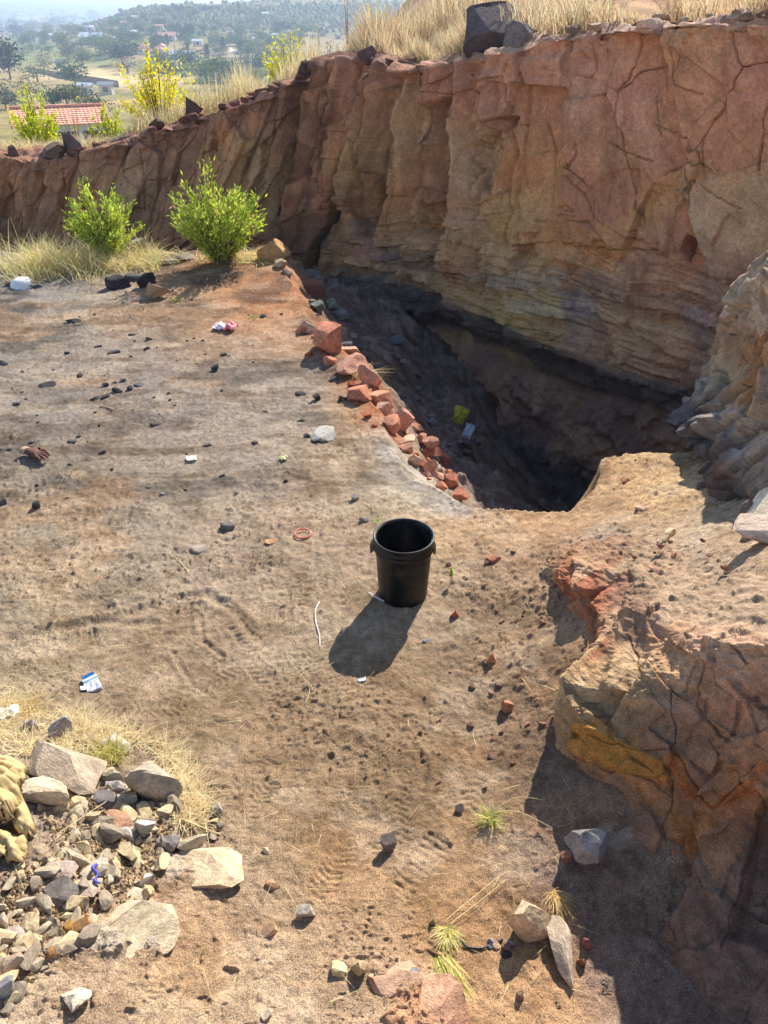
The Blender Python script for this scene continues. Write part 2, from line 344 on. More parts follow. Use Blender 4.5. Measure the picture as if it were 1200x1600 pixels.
# the long scuffed arc of a dragged foot
for (pts, dep, w) in [([(100, 985), (190, 965), (270, 935), (320, 925), (362, 950), (392, 985)], .010, .03), ([(312, 962), (316, 1000), (345, 1022)], .006, .016), ([(270, 1020), (300, 1070), (325, 1085)], .004, .014),
                      ([(20, 1010), (150, 975), (240, 972)], .008, .03), ([(640, 1160), (665, 1200), (660, 1240)], .006, .016)]:
    pl = [tuple(P(u, v, z=0)[:2]) for u, v in pts]; d, _ = seg_dist(GX, GY, pl)
    GZ += np.exp(-((d - w*1.5)/(w*.7))**2)*dep*.7 - np.exp(-(d/w)**2)*dep
_bd = np.hypot(GX - .096, GY - 3.035); GZ += .007*np.exp(-((_bd - .128)/.012)**2)*np.clip(.6 + fbm(GX*25, GY*25, 2, 87), 0, 1.3)
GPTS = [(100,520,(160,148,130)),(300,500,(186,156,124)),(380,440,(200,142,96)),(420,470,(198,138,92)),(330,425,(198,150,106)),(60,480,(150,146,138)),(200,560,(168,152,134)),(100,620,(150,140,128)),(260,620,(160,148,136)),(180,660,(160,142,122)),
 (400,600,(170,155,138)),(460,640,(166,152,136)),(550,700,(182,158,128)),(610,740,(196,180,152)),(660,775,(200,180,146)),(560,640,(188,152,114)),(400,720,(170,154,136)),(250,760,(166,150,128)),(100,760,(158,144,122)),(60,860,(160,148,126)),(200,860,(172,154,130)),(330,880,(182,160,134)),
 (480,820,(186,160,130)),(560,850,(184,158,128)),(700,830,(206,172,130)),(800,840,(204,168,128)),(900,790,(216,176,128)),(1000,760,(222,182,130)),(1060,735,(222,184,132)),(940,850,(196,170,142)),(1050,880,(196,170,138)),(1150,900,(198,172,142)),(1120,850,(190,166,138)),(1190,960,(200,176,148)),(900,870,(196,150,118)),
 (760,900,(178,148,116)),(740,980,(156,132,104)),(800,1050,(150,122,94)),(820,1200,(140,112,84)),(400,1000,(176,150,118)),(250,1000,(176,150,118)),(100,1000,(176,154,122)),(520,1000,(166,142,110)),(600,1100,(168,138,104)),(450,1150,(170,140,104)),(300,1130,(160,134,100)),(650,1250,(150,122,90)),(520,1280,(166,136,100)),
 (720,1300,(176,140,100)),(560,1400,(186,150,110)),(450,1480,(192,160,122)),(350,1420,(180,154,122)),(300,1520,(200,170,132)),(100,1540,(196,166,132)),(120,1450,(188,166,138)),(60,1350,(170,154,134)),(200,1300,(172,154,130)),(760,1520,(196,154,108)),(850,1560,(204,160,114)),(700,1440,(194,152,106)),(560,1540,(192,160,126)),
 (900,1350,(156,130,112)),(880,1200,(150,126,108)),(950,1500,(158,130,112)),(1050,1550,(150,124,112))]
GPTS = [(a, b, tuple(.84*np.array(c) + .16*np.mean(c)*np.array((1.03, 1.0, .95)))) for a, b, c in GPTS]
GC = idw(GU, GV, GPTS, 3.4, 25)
# pit: grey coal dust on the slope, rust-coloured spill of earth below the edge, pale ashy lip
pitd = np.where(insd, dedge, 0)
coal = lin((134, 122, 114)); coal2 = lin((168, 150, 138)); redsp = lin((150, 84, 58)); ash = lin((196, 190, 182)); orange = lin((188, 126, 88))
nn = fbm(GX*2.5, GY*2.5, 4, 91)
wp = sstep(.08, .5, pitd + nn*.12)[..., None]
pc = coal + (coal2 - coal)*np.clip(.5 + .8*fbm(GX*6, GY*6, 3, 95), 0, 1)[..., None]
deep = sstep(4.8, 3.9, GY + .35*nn)[..., None]
pc = np.where(GX[..., None] < -1.2, lin((104, 88, 74)), pc)
GC = GC*(1 - wp) + pc*wp
ew = (np.exp(-((dl_ - .03)/.16)**2)*sstep(4.4, 5.0, GY)*sstep(8.6, 7.6, GY)*(.55 + .45*np.clip(nn*2, -1, 1)))[..., None]
GC = GC*(1 - ew) + orange*ew
aw = (np.exp(-((dl_ - .05)/.13)**2)*sstep(5.0, 4.6, GY)*sstep(3.6, 3.8, GY)*.7)[..., None]
GC = GC*(1 - aw) + ash*aw
# blackened coal-dust patches on the upper platform, orange dirt blotches
bl = sstep(.05, .6, fbm(GX*1.6, GY*2.2, 4, 101))*sstep(3.0, 4.2, GY)*(~insd)*.54
GC = GC*(1 - bl[..., None]) + lin((74, 68, 66))*bl[..., None]
ob = sstep(.15, .6, fbm(GX*1.1 + 4, GY*1.6, 4, 111))*.35*(~insd)
GC = GC*(1 - ob[..., None]) + lin((204, 162, 118))*ob[..., None]
dk = sstep(.0, .5, fbm(GX*7, GY*9, 4, 121))*.24 + sstep(.1, .5, fbm(GX*2.6 + 3, GY*9, 4, 123))*sstep(3, 4.5, GY)*.25
lt = sstep(.15, .6, fbm(GX*3.1 + 9, GY*5, 4, 125))*.25*(~insd); GC = GC*(1 - lt[..., None]) + lin((228, 208, 178))*lt[..., None]
GC = GC*(1 - dk[..., None]*np.array([.9, 1.0, 1.1]))
for S_, c_ in ((S1, (214, 196, 172)), (S2, (206, 192, 172)), (S3, (206, 158, 122)), (S4, (190, 158, 128))):
    GC = GC*(1 - S_[..., None]*.75) + lin(c_)*S_[..., None]*.75
GROUND_K = .84*np.array([1.03, .985, .965])
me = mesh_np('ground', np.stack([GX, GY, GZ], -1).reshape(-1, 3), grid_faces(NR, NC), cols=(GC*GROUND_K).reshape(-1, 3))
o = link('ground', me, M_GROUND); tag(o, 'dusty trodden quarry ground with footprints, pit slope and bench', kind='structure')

# heights of the ground as built, for standing things on it
_smooth_ground = ground
def ground(x, y, rough=False):
    x, y = np.broadcast_arrays(np.asarray(x, float), np.asarray(y, float))
    r = np.clip(np.interp(y, yy, np.arange(NR)), 0, NR - 1.001); c = np.clip(np.interp(x/np.maximum(y*CP + CAM_Z*SP, 1.5), aa, np.arange(NC)), 0, NC - 1.001)
    i, j = r.astype(int), c.astype(int); f, g = r - i, c - j
    return GZ[i, j]*(1 - f)*(1 - g) + GZ[i + 1, j]*f*(1 - g) + GZ[i, j + 1]*(1 - f)*g + GZ[i + 1, j + 1]*f*g

# ------------------------------------------------------------------ lofted rock surfaces
def cr(Pts, t):
    """Catmull-Rom along axis 0 at fractional indices t"""
    n = len(Pts); i = np.clip(np.floor(t).astype(int), 0, n - 2); f = (t - i)
    sh = (len(t),) + (1,)*(Pts.ndim - 1); f = f.reshape(sh)
    p0 = Pts[np.maximum(i - 1, 0)]; p1 = Pts[i]; p2 = Pts[i + 1]; p3 = Pts[np.minimum(i + 2, n - 1)]
    return .5*((2*p1) + (-p0 + p2)*f + (2*p0 - 5*p1 + 4*p2 - p3)*f*f + (-p0 + 3*p1 - 3*p2 + p3)*f**3)
def loft(C, tc, tr):
    """C: columns x rows x 3"""
    A = cr(np.asarray(C, float), tc)                       # nc x rows x 3
    return np.swapaxes(cr(np.swapaxes(A, 0, 1), tr), 0, 1)  # nc x nr x 3
def normals(S):
    a = np.gradient(S, axis=0); b = np.gradient(S, axis=1); n = np.cross(a, b)
    return n/(np.linalg.norm(n, axis=-1, keepdims=True) + 1e-9)
def smooth_rows(a, k):
    for _ in range(k):
        a = a.copy(); a[1:-1] = (a[:-2] + 2*a[1:-1] + a[2:])/4; a[:, 1:-1] = (a[:, :-2] + 2*a[:, 1:-1] + a[:, 2:])/4
    return a

# ------------------------------------------------------------------ the cliff round the pit
CU_ = [-260, -120, 0, 100, 200, 290, 380, 440, 480, 530, 590, 650, 720, 800, 900, 1000, 1100, 1200, 1330, 1500]
RIMV = [256, 254, 250, 247, 216, 190, 160, 136, 118, 100, 100, 106, 96, 78, 52, 42, 34, 30, 22, 16]
RIMY = [13.2, 12.9, 12.6, 12.5, 12.45, 12.4, 12.3, 12.2, 12.1, 11.75, 11.25, 10.75, 10.2, 9.5, 8.75, 8.1, 7.55, 7.05, 6.35, 5.6]
SEAV = [400, 395, 388, 382, 372, 368, 362, 380, 420, 446, 462, 476, 498, 535, 585, 616, 640, 668, 720, 800]
SEAY = [12.7, 12.4, 12.1, 12.0, 11.95, 11.9, 11.75, 11.5, 11.15, 10.85, 10.35, 9.85, 9.25, 8.6, 7.9, 7.3, 6.75, 6.25, 5.55, 4.9]
cols_ = []
for i, u in enumerate(CU_):
    pt = P(u, RIMV[i], y=RIMY[i]); ps = P(u, SEAV[i], y=SEAY[i])
    back = pt + np.array([.15, .75, .03])
    q1 = pt + (ps - pt)*.07 + np.array([0, -.05, 0]); q2 = pt + (ps - pt)*.5 + np.array([0, .02, 0])
    rec = .22*float(sstep(500, 640, u))
    s2 = ps + np.array([rec*.6, rec, -.22])
    fz = float(np.interp(u, [-200, 400, 480, 650, 720, 800, 900, 1500], [-1.1, -1.2, -1.5, -1.9, -2.4, -2.9, -3.1, -3.1]))
    ft = np.array([ps[0] + rec*.3, ps[1] - .05 + .1*rec, fz])
    if u > 700: ft = ft + np.array([-.25, -.3, 0])*float(sstep(680, 780, u))
    cols_.append([back, pt, q1, q2, ps, s2, ft])
cols_ = np.array(cols_)
ug = np.concatenate([np.linspace(-260, -20, 40, endpoint=False), np.linspace(-20, 1230, 1010, endpoint=False), np.linspace(1230, 1500, 40)]); NU, NVr = len(ug), 500; tcs = np.interp(ug, CU_, np.arange(len(CU_)))
trs = np.concatenate([np.linspace(0, 1, 36, endpoint=False), np.linspace(1, 2, 34, endpoint=False), np.linspace(2, 4, 280, endpoint=False), np.linspace(4, 5, 44, endpoint=False), np.linspace(5, 6, 106)])
NVr = len(trs)
S = loft(cols_, tcs, trs)
nS = normals(smooth_rows(S, 12)); nS = np.where((nS[..., 1:2] > 0) & (trs[None, :, None] > 1.5), -nS, nS)
nS = np.where((trs[None, :, None] <= 1.5) & (nS[..., 2:3] < 0), -nS, nS); nS = smooth_rows(nS, 6); nS /= np.linalg.norm(nS, axis=-1, keepdims=True)
nS[..., 2] *= np.where(trs > .97, .12, 1.0)[None, :]; nS /= np.linalg.norm(nS, axis=-1, keepdims=True)
mid = cols_[:, 3]; sl = np.concatenate([[0], np.cumsum(np.linalg.norm(np.diff(mid[:, :2], axis=0), axis=1))])
ss = np.interp(tcs, np.arange(len(CU_)), sl)[:, None] + 0*S[..., 0]; zz = S[..., 2]
pu, pv = proj(S[..., 0], S[..., 1], S[..., 2]); uu = ug[:, None] + 0*zz
face = sstep(1.0, 1.6, trs)[None, :]                       # 0 on the top surface, 1 on the face
upper = sstep(.15, .75, zz)                                # massive jointed sandstone
upper = np.maximum(upper, sstep(560, 440, uu)); low = 1 - upper
lean = ss - .42*zz*sstep(900, 500, uu) + .16*zz*sstep(900, 1000, uu)
wx = lean + .06*fbm(ss*.7, zz*.7, 2, 201); wz = zz + .06*fbm(ss*.7 + 7, zz*.7, 2, 207) + .12*lean
D = np.zeros_like(zz)
lm_ = sstep(420, 330, uu)
# buttresses and clefts on the left half, flatter joint face on the right
bmask = sstep(330, 480, uu)*sstep(860, 700, uu)
butt = np.abs(((lean*1.05 + .5*fbm(ss*.6, zz*.25, 2, 211)) % 1.0) - .5)*2
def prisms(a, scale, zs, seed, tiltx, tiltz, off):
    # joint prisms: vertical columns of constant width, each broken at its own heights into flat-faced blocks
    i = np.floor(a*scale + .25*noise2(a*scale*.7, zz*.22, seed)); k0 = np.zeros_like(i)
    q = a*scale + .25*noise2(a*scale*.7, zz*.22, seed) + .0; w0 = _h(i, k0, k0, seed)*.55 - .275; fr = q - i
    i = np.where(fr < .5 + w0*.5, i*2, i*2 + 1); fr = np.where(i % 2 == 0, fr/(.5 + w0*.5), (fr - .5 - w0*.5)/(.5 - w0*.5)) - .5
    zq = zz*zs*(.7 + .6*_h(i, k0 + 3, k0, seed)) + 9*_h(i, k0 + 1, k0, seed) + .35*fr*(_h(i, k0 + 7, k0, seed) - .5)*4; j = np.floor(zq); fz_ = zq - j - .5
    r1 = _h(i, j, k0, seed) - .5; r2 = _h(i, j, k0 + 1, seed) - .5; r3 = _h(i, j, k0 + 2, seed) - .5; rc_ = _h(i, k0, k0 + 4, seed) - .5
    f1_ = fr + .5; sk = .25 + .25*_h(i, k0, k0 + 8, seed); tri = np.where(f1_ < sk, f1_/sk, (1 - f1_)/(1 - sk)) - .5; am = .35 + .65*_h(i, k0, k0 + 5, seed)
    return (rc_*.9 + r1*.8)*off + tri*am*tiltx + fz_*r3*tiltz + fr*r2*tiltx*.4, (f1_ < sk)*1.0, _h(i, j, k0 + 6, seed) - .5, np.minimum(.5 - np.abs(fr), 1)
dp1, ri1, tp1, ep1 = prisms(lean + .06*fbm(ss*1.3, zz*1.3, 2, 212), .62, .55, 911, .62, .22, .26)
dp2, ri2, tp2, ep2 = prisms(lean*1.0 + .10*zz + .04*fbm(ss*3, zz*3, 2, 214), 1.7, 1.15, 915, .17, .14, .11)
jw = np.clip(bmask + .38*lm_, 0, 1)
up2 = np.maximum(upper, sstep(-.55, -.15, zz + .15*fbm(ss*2, zz*2, 2, 217)))
D += jw*up2*(dp1 + dp2*(.4 + .6*upper) - .05*np.exp(-(ep2/.03)**2) - .06*np.exp(-(ep1/.02)**2)) + sstep(820, 900, uu)*upper*(.10*dp1 + .14*dp2)
butt2 = np.abs(((lean*2.6 + .9*fbm(ss*.8, zz*.3, 2, 215)) % 1.0) - .5)*2
lm = sstep(360, 250, uu)
D += .25*lm*(np.abs(((ss*.85 + .4*fbm(ss*.5, zz*.3, 2, 219)) % 1.0) - .5)*2 - .5)*.22
# joint blocks
ci, cj, f1, f2, ox, oy = voronoi(wx*1.05, wz*.62, 221)
e1 = f2 - f1
D += upper*(cellrand(ci, cj, 1, 1)*(.05 + .02*bmask) + ox*cellrand(ci, cj, 2, 1)*(.24 - .04*bmask) + oy*cellrand(ci, cj, 3, 1)*(.22 - .04*bmask)) - upper*.02*bmask*np.exp(-(e1/(.016 + .012*bmask))**2)*np.clip(.5 + fbm(ss*2, zz*2, 2, 223), 0, 1)
ci2, cj2, g1, g2, ox2, oy2 = voronoi(wx*2.7 + 3, wz*1.9, 231); e2 = g2 - g1
ck = np.maximum(.25 + .75*bmask, .8*sstep(420, 330, uu))
D += .5*upper*ck*(cellrand(ci2, cj2, 1, 2)*.065 + ox2*cellrand(ci2, cj2, 2, 2)*.34 + oy2*cellrand(ci2, cj2, 3, 2)*.22 - .045*np.exp(-(e2/.035)**2))
ci3, cj3, h1, h2, ox3, oy3 = voronoi(wx*7 + 3, wz*5, 241); e3 = h2 - h1
D += (.35 + .65*low)*(.35 + .65*bmask)*(cellrand(ci3, cj3, 1, 2)*.014 + ox3*cellrand(ci3, cj3, 2, 2)*.03 + oy3*cellrand(ci3, cj3, 3, 2)*.03)
# bedded lower part: ledges and recesses by height
zb = zz + .05*fbm(ss*.9, zz*.3, 3, 251)
bed = noise2(zb*9, ss*.35, 255)*.5 + noise2(zb*22, ss*.7, 257)*.3 + noise2(zb*48, ss*1.2, 259)*.2
bl1 = np.abs(((zb*7.5 + .6*noise2(ss*.8, zb*3, 263)) % 1.0) - .5); bl2 = np.abs(((zb*17 + .8*noise2(ss*1.3, zb*6, 264)) % 1.0) - .5)
bln = np.maximum(np.exp(-(bl1/.05)**2)*np.clip(.6 + 1.2*fbm(ss*1.2, zb*4, 2, 266), 0, 1), .7*np.exp(-(bl2/.09)**2)*np.clip(.4 + 1.4*fbm(ss*1.6, zb*5, 2, 267), 0, 1))*low*sstep(-.95, -.6, zz)*sstep(430, 520, uu)
D -= bln*.035
D += low*face*bed*.04*sstep(-1.0, -.6, zz)*np.clip(.6 + .9*fbm(ss*.8, zz*1.2, 3, 258), .1, 1.3)
ci4, cj4, k1, k2, ox4, oy4 = voronoi(ss*1.5 + .2*fbm(ss*2, zz*2, 2, 5), zz*2.2, 261)
ci5, cj5, l1, l2, ox5, oy5 = voronoi(ss*2.6 + .3*fbm(ss*2, zz*2, 2, 6), zb*8, 265)
D += low*sstep(-1.0, -.6, zz)*(cellrand(ci5, cj5, 1, 4)*.075 + ox5*cellrand(ci5, cj5, 2, 4)*.10)
D += low*(cellrand(ci4, cj4, 1, 3)*.06 + ox4*cellrand(ci4, cj4, 2, 3)*.12)*sstep(-1.2, -.6, zz)
# crumbly bank under the coal seam
bank = sstep(-.72, -.95, zz)*sstep(560, 660, uu)
D += bank*(fbm(ss*2.2, zz*2.2, 4, 271)*.13 + cellrand(ci3, cj3, 1, 2)*.03 + np.clip(fbm(ss*9, zz*9, 3, 275), 0, None)*.06)
# far left wall: rubbly soil layer along the rim
top = sstep(.62, .2, (trs[None, :] - 1)/1.0*0 + (S[:, 36:37, 2] - zz)/.5)*face
D += top*(np.clip(fbm(ss*5, zz*6, 4, 281), -.3, None)*.10)
D += fbm(ss*3.2, zz*3.2, 4, 285)*(.010 + .02*low) + fbm(ss*14, zz*14, 3, 289)*.008
def poly_rel(pts, dep, soft=8.0, warp=5.0):
    global D
    s = sstep(-soft*.3, soft, poly_sd(pu, pv, pts) + warp*fbm(ss*6, zz*6, 2, 295)); D = D + dep*s; return s
REC = [poly_rel([(663, 165), (712, 150), (712, 213), (712, 320), (690, 385), (645, 372), (645, 283), (667, 220)], -.30, 14),
       poly_rel([(730, 230), (755, 200), (796, 186), (796, 300), (760, 312), (733, 300)], -.22, 8),
       poly_rel([(440, 335), (450, 217), (490, 200), (480, 283), (467, 335)], -.05, 10),
       poly_rel([(547, 372), (557, 293), (580, 263), (599, 287), (572, 370)], -.03, 8),
       poly_rel([(380, 300), (388, 230), (410, 215), (402, 290), (392, 330)], .12, 4),
       poly_rel([(1062, 398), (1072, 366), (1090, 372), (1086, 400), (1074, 418)], -.34, 7, 3),
       poly_rel([(796, 418), (800, 384), (822, 380), (834, 400), (828, 424), (812, 430)], -.26, 8, 4),
       poly_rel([(1040, 270), (1062, 258), (1105, 216), (1108, 235), (1080, 300), (1052, 350), (1040, 400), (1030, 395), (1058, 310)], .07, 6),
       poly_rel([(920, 305), (944, 270), (1000, 262), (1000, 355), (960, 345)], -.03, 6),
       poly_rel([(690, 70), (700, 130), (790, 110), (790, 180), (740, 200), (700, 220), (660, 150)], .05, 8),
       poly_rel([(640, 530), (700, 545), (850, 600), (960, 640), (1110, 650), (1110, 628), (1040, 610), (930, 582), (850, 545), (760, 515), (690, 488), (640, 488)], -.10, 10, 6)]
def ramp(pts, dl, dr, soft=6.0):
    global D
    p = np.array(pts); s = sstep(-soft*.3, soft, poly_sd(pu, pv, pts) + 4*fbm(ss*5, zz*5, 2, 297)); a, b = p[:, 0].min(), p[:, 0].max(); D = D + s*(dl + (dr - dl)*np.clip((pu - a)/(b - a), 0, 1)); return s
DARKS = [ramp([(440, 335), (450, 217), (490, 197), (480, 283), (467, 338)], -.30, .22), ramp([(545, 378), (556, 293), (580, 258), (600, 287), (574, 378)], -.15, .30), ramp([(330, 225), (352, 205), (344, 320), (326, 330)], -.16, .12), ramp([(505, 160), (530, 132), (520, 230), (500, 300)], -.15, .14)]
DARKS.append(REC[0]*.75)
CR = [[(972,142),(969,210),(976,241),(990,297),(998,360)], [(860,108),(920,122),(972,142)], [(843,196),(852,238),(856,325)], [(934,210),(976,238),(1021,252)], [(881,259),(920,301),(941,343),(990,378),(1002,374)],
      [(864,294),(909,329),(857,325)], [(1196,147),(1186,196),(1179,266)], [(1158,105),(1130,168),(1105,217),(1060,259),(1039,269)], [(892,119),(874,154),(864,206)], [(997,49),(990,105),(972,142),(1000,112),(1040,101)],
      [(1067,45),(1060,133),(1105,147)], [(1019,195),(1030,215)], [(1105,217),(1095,290),(1161,325)], [(796,70),(792,200),(794,330),(780,380)], [(720,170),(708,240),(710,330),(690,390)], [(790,182),(760,196),(735,226),(732,300)],
      [(565,200),(578,262),(600,290)], [(800,385),(860,380),(960,390),(1100,398)], [(925,62),(930,110),(920,122)], [(1140,40),(1150,90),(1158,105),(1200,95)], [(620,150),(600,260),(560,340)], [(530,140),(510,260),(500,330)], [(640,130),(720,150),(790,120)],
      [(322,200),(318,260),(316,330)], [(16,260),(20,360)], [(40,270),(38,360)], [(96,280),(95,350)], [(222,230),(224,330)], [(480,130),(455,220),(442,330)], [(1020,150),(1024,200),(1075,215)], [(848,335),(930,345),(950,380)]]
crk = np.zeros_like(D)
for c in CR:
    d, _ = seg_dist(pu + 2.2*fbm(ss*9, zz*9, 3, 301), pv + 2.2*fbm(ss*9 + 9, zz*9, 3, 303), c); g = np.exp(-(d/(.85 + .35*fbm(ss*2, zz*2, 2, 305)))**2)*np.clip(.95 + fbm(ss*1.5 + 3, zz*1.5, 2, 307), .2, 1); D -= .05*g*face; crk = np.maximum(crk, g)
D *= np.where(trs < 1.0, .5*np.clip(trs, 0, 1)**2, .5 + .5*sstep(1.0, 1.5, trs))[None, :]
nT = nS.copy(); nT[:, trs <= 1.0] = nS[:, np.argmax(trs > 1.0) + 1][:, None, :]
SD = S + nT*D[..., None]
# rim debris on the top surface
SD[..., 2] += (1 - face)*(np.clip(fbm(ss*2.1, S[..., 1]*2.6, 4, 311), -.4, None)*.09 + fbm(ss*.6, ss*0, 2, 313)*.05)
# albedo of the beds
CPTS = [(20,320,(128,92,66)),(120,310,(122,86,60)),(60,270,(140,104,76)),(180,290,(140,112,84)),(200,250,(122,90,70)),(270,320,(128,94,70)),(290,230,(122,88,68)),(350,200,(122,88,70)),(350,280,(150,112,76)),(390,270,(168,138,92)),(400,200,(140,104,76)),(440,150,(122,84,68)),(430,260,(160,112,76)),
 (470,260,(118,84,66)),(500,300,(160,108,80)),(540,180,(150,104,80)),(560,240,(164,126,88)),(600,200,(160,118,84)),(640,240,(164,124,90)),(620,130,(140,96,80)),(680,120,(142,98,80)),(740,150,(142,98,78)),(680,300,(116,80,62)),(600,330,(158,112,76)),(560,380,(140,96,68)),(500,400,(132,98,74)),(560,420,(120,106,100)),(620,410,(124,106,96)),
 (640,360,(150,112,78)),(700,420,(148,108,80)),(720,400,(150,118,84)),(760,270,(186,168,116)),(750,340,(168,148,102)),(720,360,(168,146,104)),(800,280,(156,108,72)),(820,200,(142,96,72)),(860,150,(138,94,78)),(930,150,(144,100,84)),(980,130,(148,104,86)),(900,250,(140,94,70)),(950,300,(134,90,68)),(1000,200,(140,96,76)),(1040,160,(142,98,76)),(1020,260,(146,104,72)),
 (1000,340,(156,116,76)),(1080,260,(168,142,104)),(1060,300,(156,118,80)),(1120,330,(166,150,118)),(1150,200,(142,100,78)),(1180,150,(146,106,92)),(1160,280,(150,112,80)),(1190,330,(150,122,92)),(1090,70,(158,116,88)),(1000,80,(150,108,86)),(900,80,(150,108,90)),(1150,50,(160,124,104)),(850,350,(150,108,72)),(800,330,(162,130,86)),(860,380,(152,104,66)),(950,385,(156,104,64)),(1080,410,(142,88,60)),
 (650,450,(136,112,86)),(720,460,(150,122,80)),(780,440,(152,124,88)),(830,430,(150,116,72)),(800,480,(164,138,84)),(850,480,(166,142,92)),(900,420,(142,100,72)),(950,440,(128,98,80)),(900,480,(112,98,96)),(960,500,(150,118,88)),(1020,430,(134,96,76)),(1100,440,(128,100,92)),(1150,420,(120,92,86)),(1050,480,(136,100,78)),(1100,520,(130,94,74)),(980,540,(156,126,94)),(1040,540,(150,116,88)),(1150,500,(128,94,78)),
 (920,520,(132,104,84)),(1000,580,(142,112,88)),(1100,580,(118,94,80)),(560,450,(100,86,78)),(640,478,(84,76,72))]
CPTS = [(a, b, tuple(np.array((1.0, 1.0, 1.0))*np.minimum(.8*np.array(c) + .2*np.array((158, 110, 78)), np.array([1, .79, .62])*(.8*c[0] + .2*158)) if b < 430 else .85*np.array(c) + .15*np.array((154, 116, 90)))) for a, b, c in CPTS]
ppm = F_PX/(S[..., 1]*CP + (CAM_Z - S[..., 2])*SP)      # each joint block takes the colour of its own middle
SC = idw(pu - .45*upper*ox/1.05*ppm*.65 + 9*fbm(ss*2, zz*2, 3, 321) + 8*fbm(ss*10, zz*10, 3, 322), pv + .45*upper*oy/.62*ppm*.85 + 9*fbm(ss*2 + 5, zz*2, 3, 325) + 6*fbm(ss*10 + 5, zz*14, 3, 326), CPTS, 4.0, 9)
# per-block tint, bedding tint
tint = 1 + (.19 + .09*bmask)*cellrand(ci, cj, 5, 1)*upper + .20*cellrand(ci2, cj2, 5, 2)*ck*upper + .10*cellrand(ci3, cj3, 5, 3) + .14*cellrand(ci5, cj5, 5, 4)*low
tint *= 1 + jw*up2*(.30*tp1 + .36*tp2)
tint *= (1 - .36*jw*up2*ri1*(.6 + .8*sstep(-.3, .3, tp1)))*(1 - .22*jw*up2*ri2)*(1 - .5*jw*up2*np.exp(-(ep1/.025)**2))*(1 - .35*jw*upper*np.exp(-(ep2/.04)**2))  # left-turned joint faces get shade painted into their tint; column cracks dark
tint *= 1 - .40*upper*(1 - bmask)*np.exp(-(e1/.014)**2)*np.clip(.6 + fbm(ss*1.7, zz*1.7, 2, 226), .15, 1)
tint *= 1 - .42*bln
tint *= 1 - .30*sstep(.2, .6, fbm(lean*3.0, zz*.45, 3, 333))*upper*(.35 + .65*bmask)
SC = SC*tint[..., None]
redn = (np.clip(fbm(ss*1.6 + 3, zz*2.4, 4, 331), -1, 1)*.06)[..., None]; SC = SC*(1 + redn*np.array([.8, -.4, -1.0]))
bt = noise2(zb*30, ss*.5, 335)*.6 + noise2(zb*75, ss*.9, 337)*.4
SC = SC*(1 + (low*.20*bt)[..., None]*np.array([1, 1, .95]))
yl = (low*sstep(.1, .6, noise2(zb*12, ss*.45, 341))*.2)[..., None]; SC = SC*(1 - yl) + lin((186, 148, 102))*yl
gl_ = (low*sstep(.25, .7, fbm(ss*1.1 + 11, zz*3.5, 3, 345))*.3)[..., None]; SC = SC*(1 - gl_) + lin((118, 112, 116))*gl_
# coal seam and the brown bank below it
seamv = np.interp(uu, CU_, SEAV)
sw = (sstep(-34, -12, pv - seamv + 10*fbm(ss*1.4, zz, 3, 351))*sstep(40, 20, pv - seamv + 8*fbm(ss*1.4 + 3, zz, 3, 355))*sstep(480, 560, uu)*.85)[..., None]
SC = SC*(1 - sw) + lin((66, 61, 62))*sw
bw = (sstep(14, 30, pv - seamv + 8*fbm(ss*1.4 + 3, zz, 3, 355))*sstep(480, 640, uu))[..., None]
bc = lin((110, 86, 76)) + (lin((134, 106, 84)) - lin((110, 86, 76)))*np.clip(.5 + fbm(ss*3, zz*3, 4, 361), 0, 1)[..., None]
yb = (np.exp(-((pv - seamv - 34)/16)**2)*sstep(900, 800, uu)*np.clip(.6 + fbm(ss*3 + 2, zz*3, 3, 365), 0, 1)*.5)[..., None]
bc = bc*(1 - yb) + lin((160, 138, 92))*yb
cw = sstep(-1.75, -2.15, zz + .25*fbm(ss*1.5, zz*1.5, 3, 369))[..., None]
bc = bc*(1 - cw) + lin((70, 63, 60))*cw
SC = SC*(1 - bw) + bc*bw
for s_ in DARKS: SC = SC*(1 - .34*s_[..., None]*np.array([.9, 1.0, 1.05]))  # darker rock slabs, with the shade of left-turned and recessed faces painted in
rimw = (top*sstep(640, 400, uu)*.5)[..., None]; SC = SC*(1 - rimw) + lin((118, 82, 66))*rimw
tw = ((1 - face)*.8)[..., None]; rc = sstep(560, 800, uu)[..., None]; rc = lin((112, 80, 68))*(1 - rc) + lin((166, 138, 118))*rc
SC = SC*(1 - tw) + (rc*np.clip(.75 + .6*fbm(ss*4, S[..., 1]*5, 3, 371), .3, 1.3)[..., None])*tw
SC = SC*(1 - .62*crk[..., None]*face[..., None])
CLIFF_K = 2.1
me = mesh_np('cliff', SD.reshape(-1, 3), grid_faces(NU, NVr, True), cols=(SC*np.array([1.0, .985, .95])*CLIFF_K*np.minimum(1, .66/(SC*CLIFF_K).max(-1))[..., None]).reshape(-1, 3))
o = link('cliff', me, M_CLIFF); tag(o, 'brown sandstone quarry cliff with joints, coal seam and crumbly bank', kind='structure')

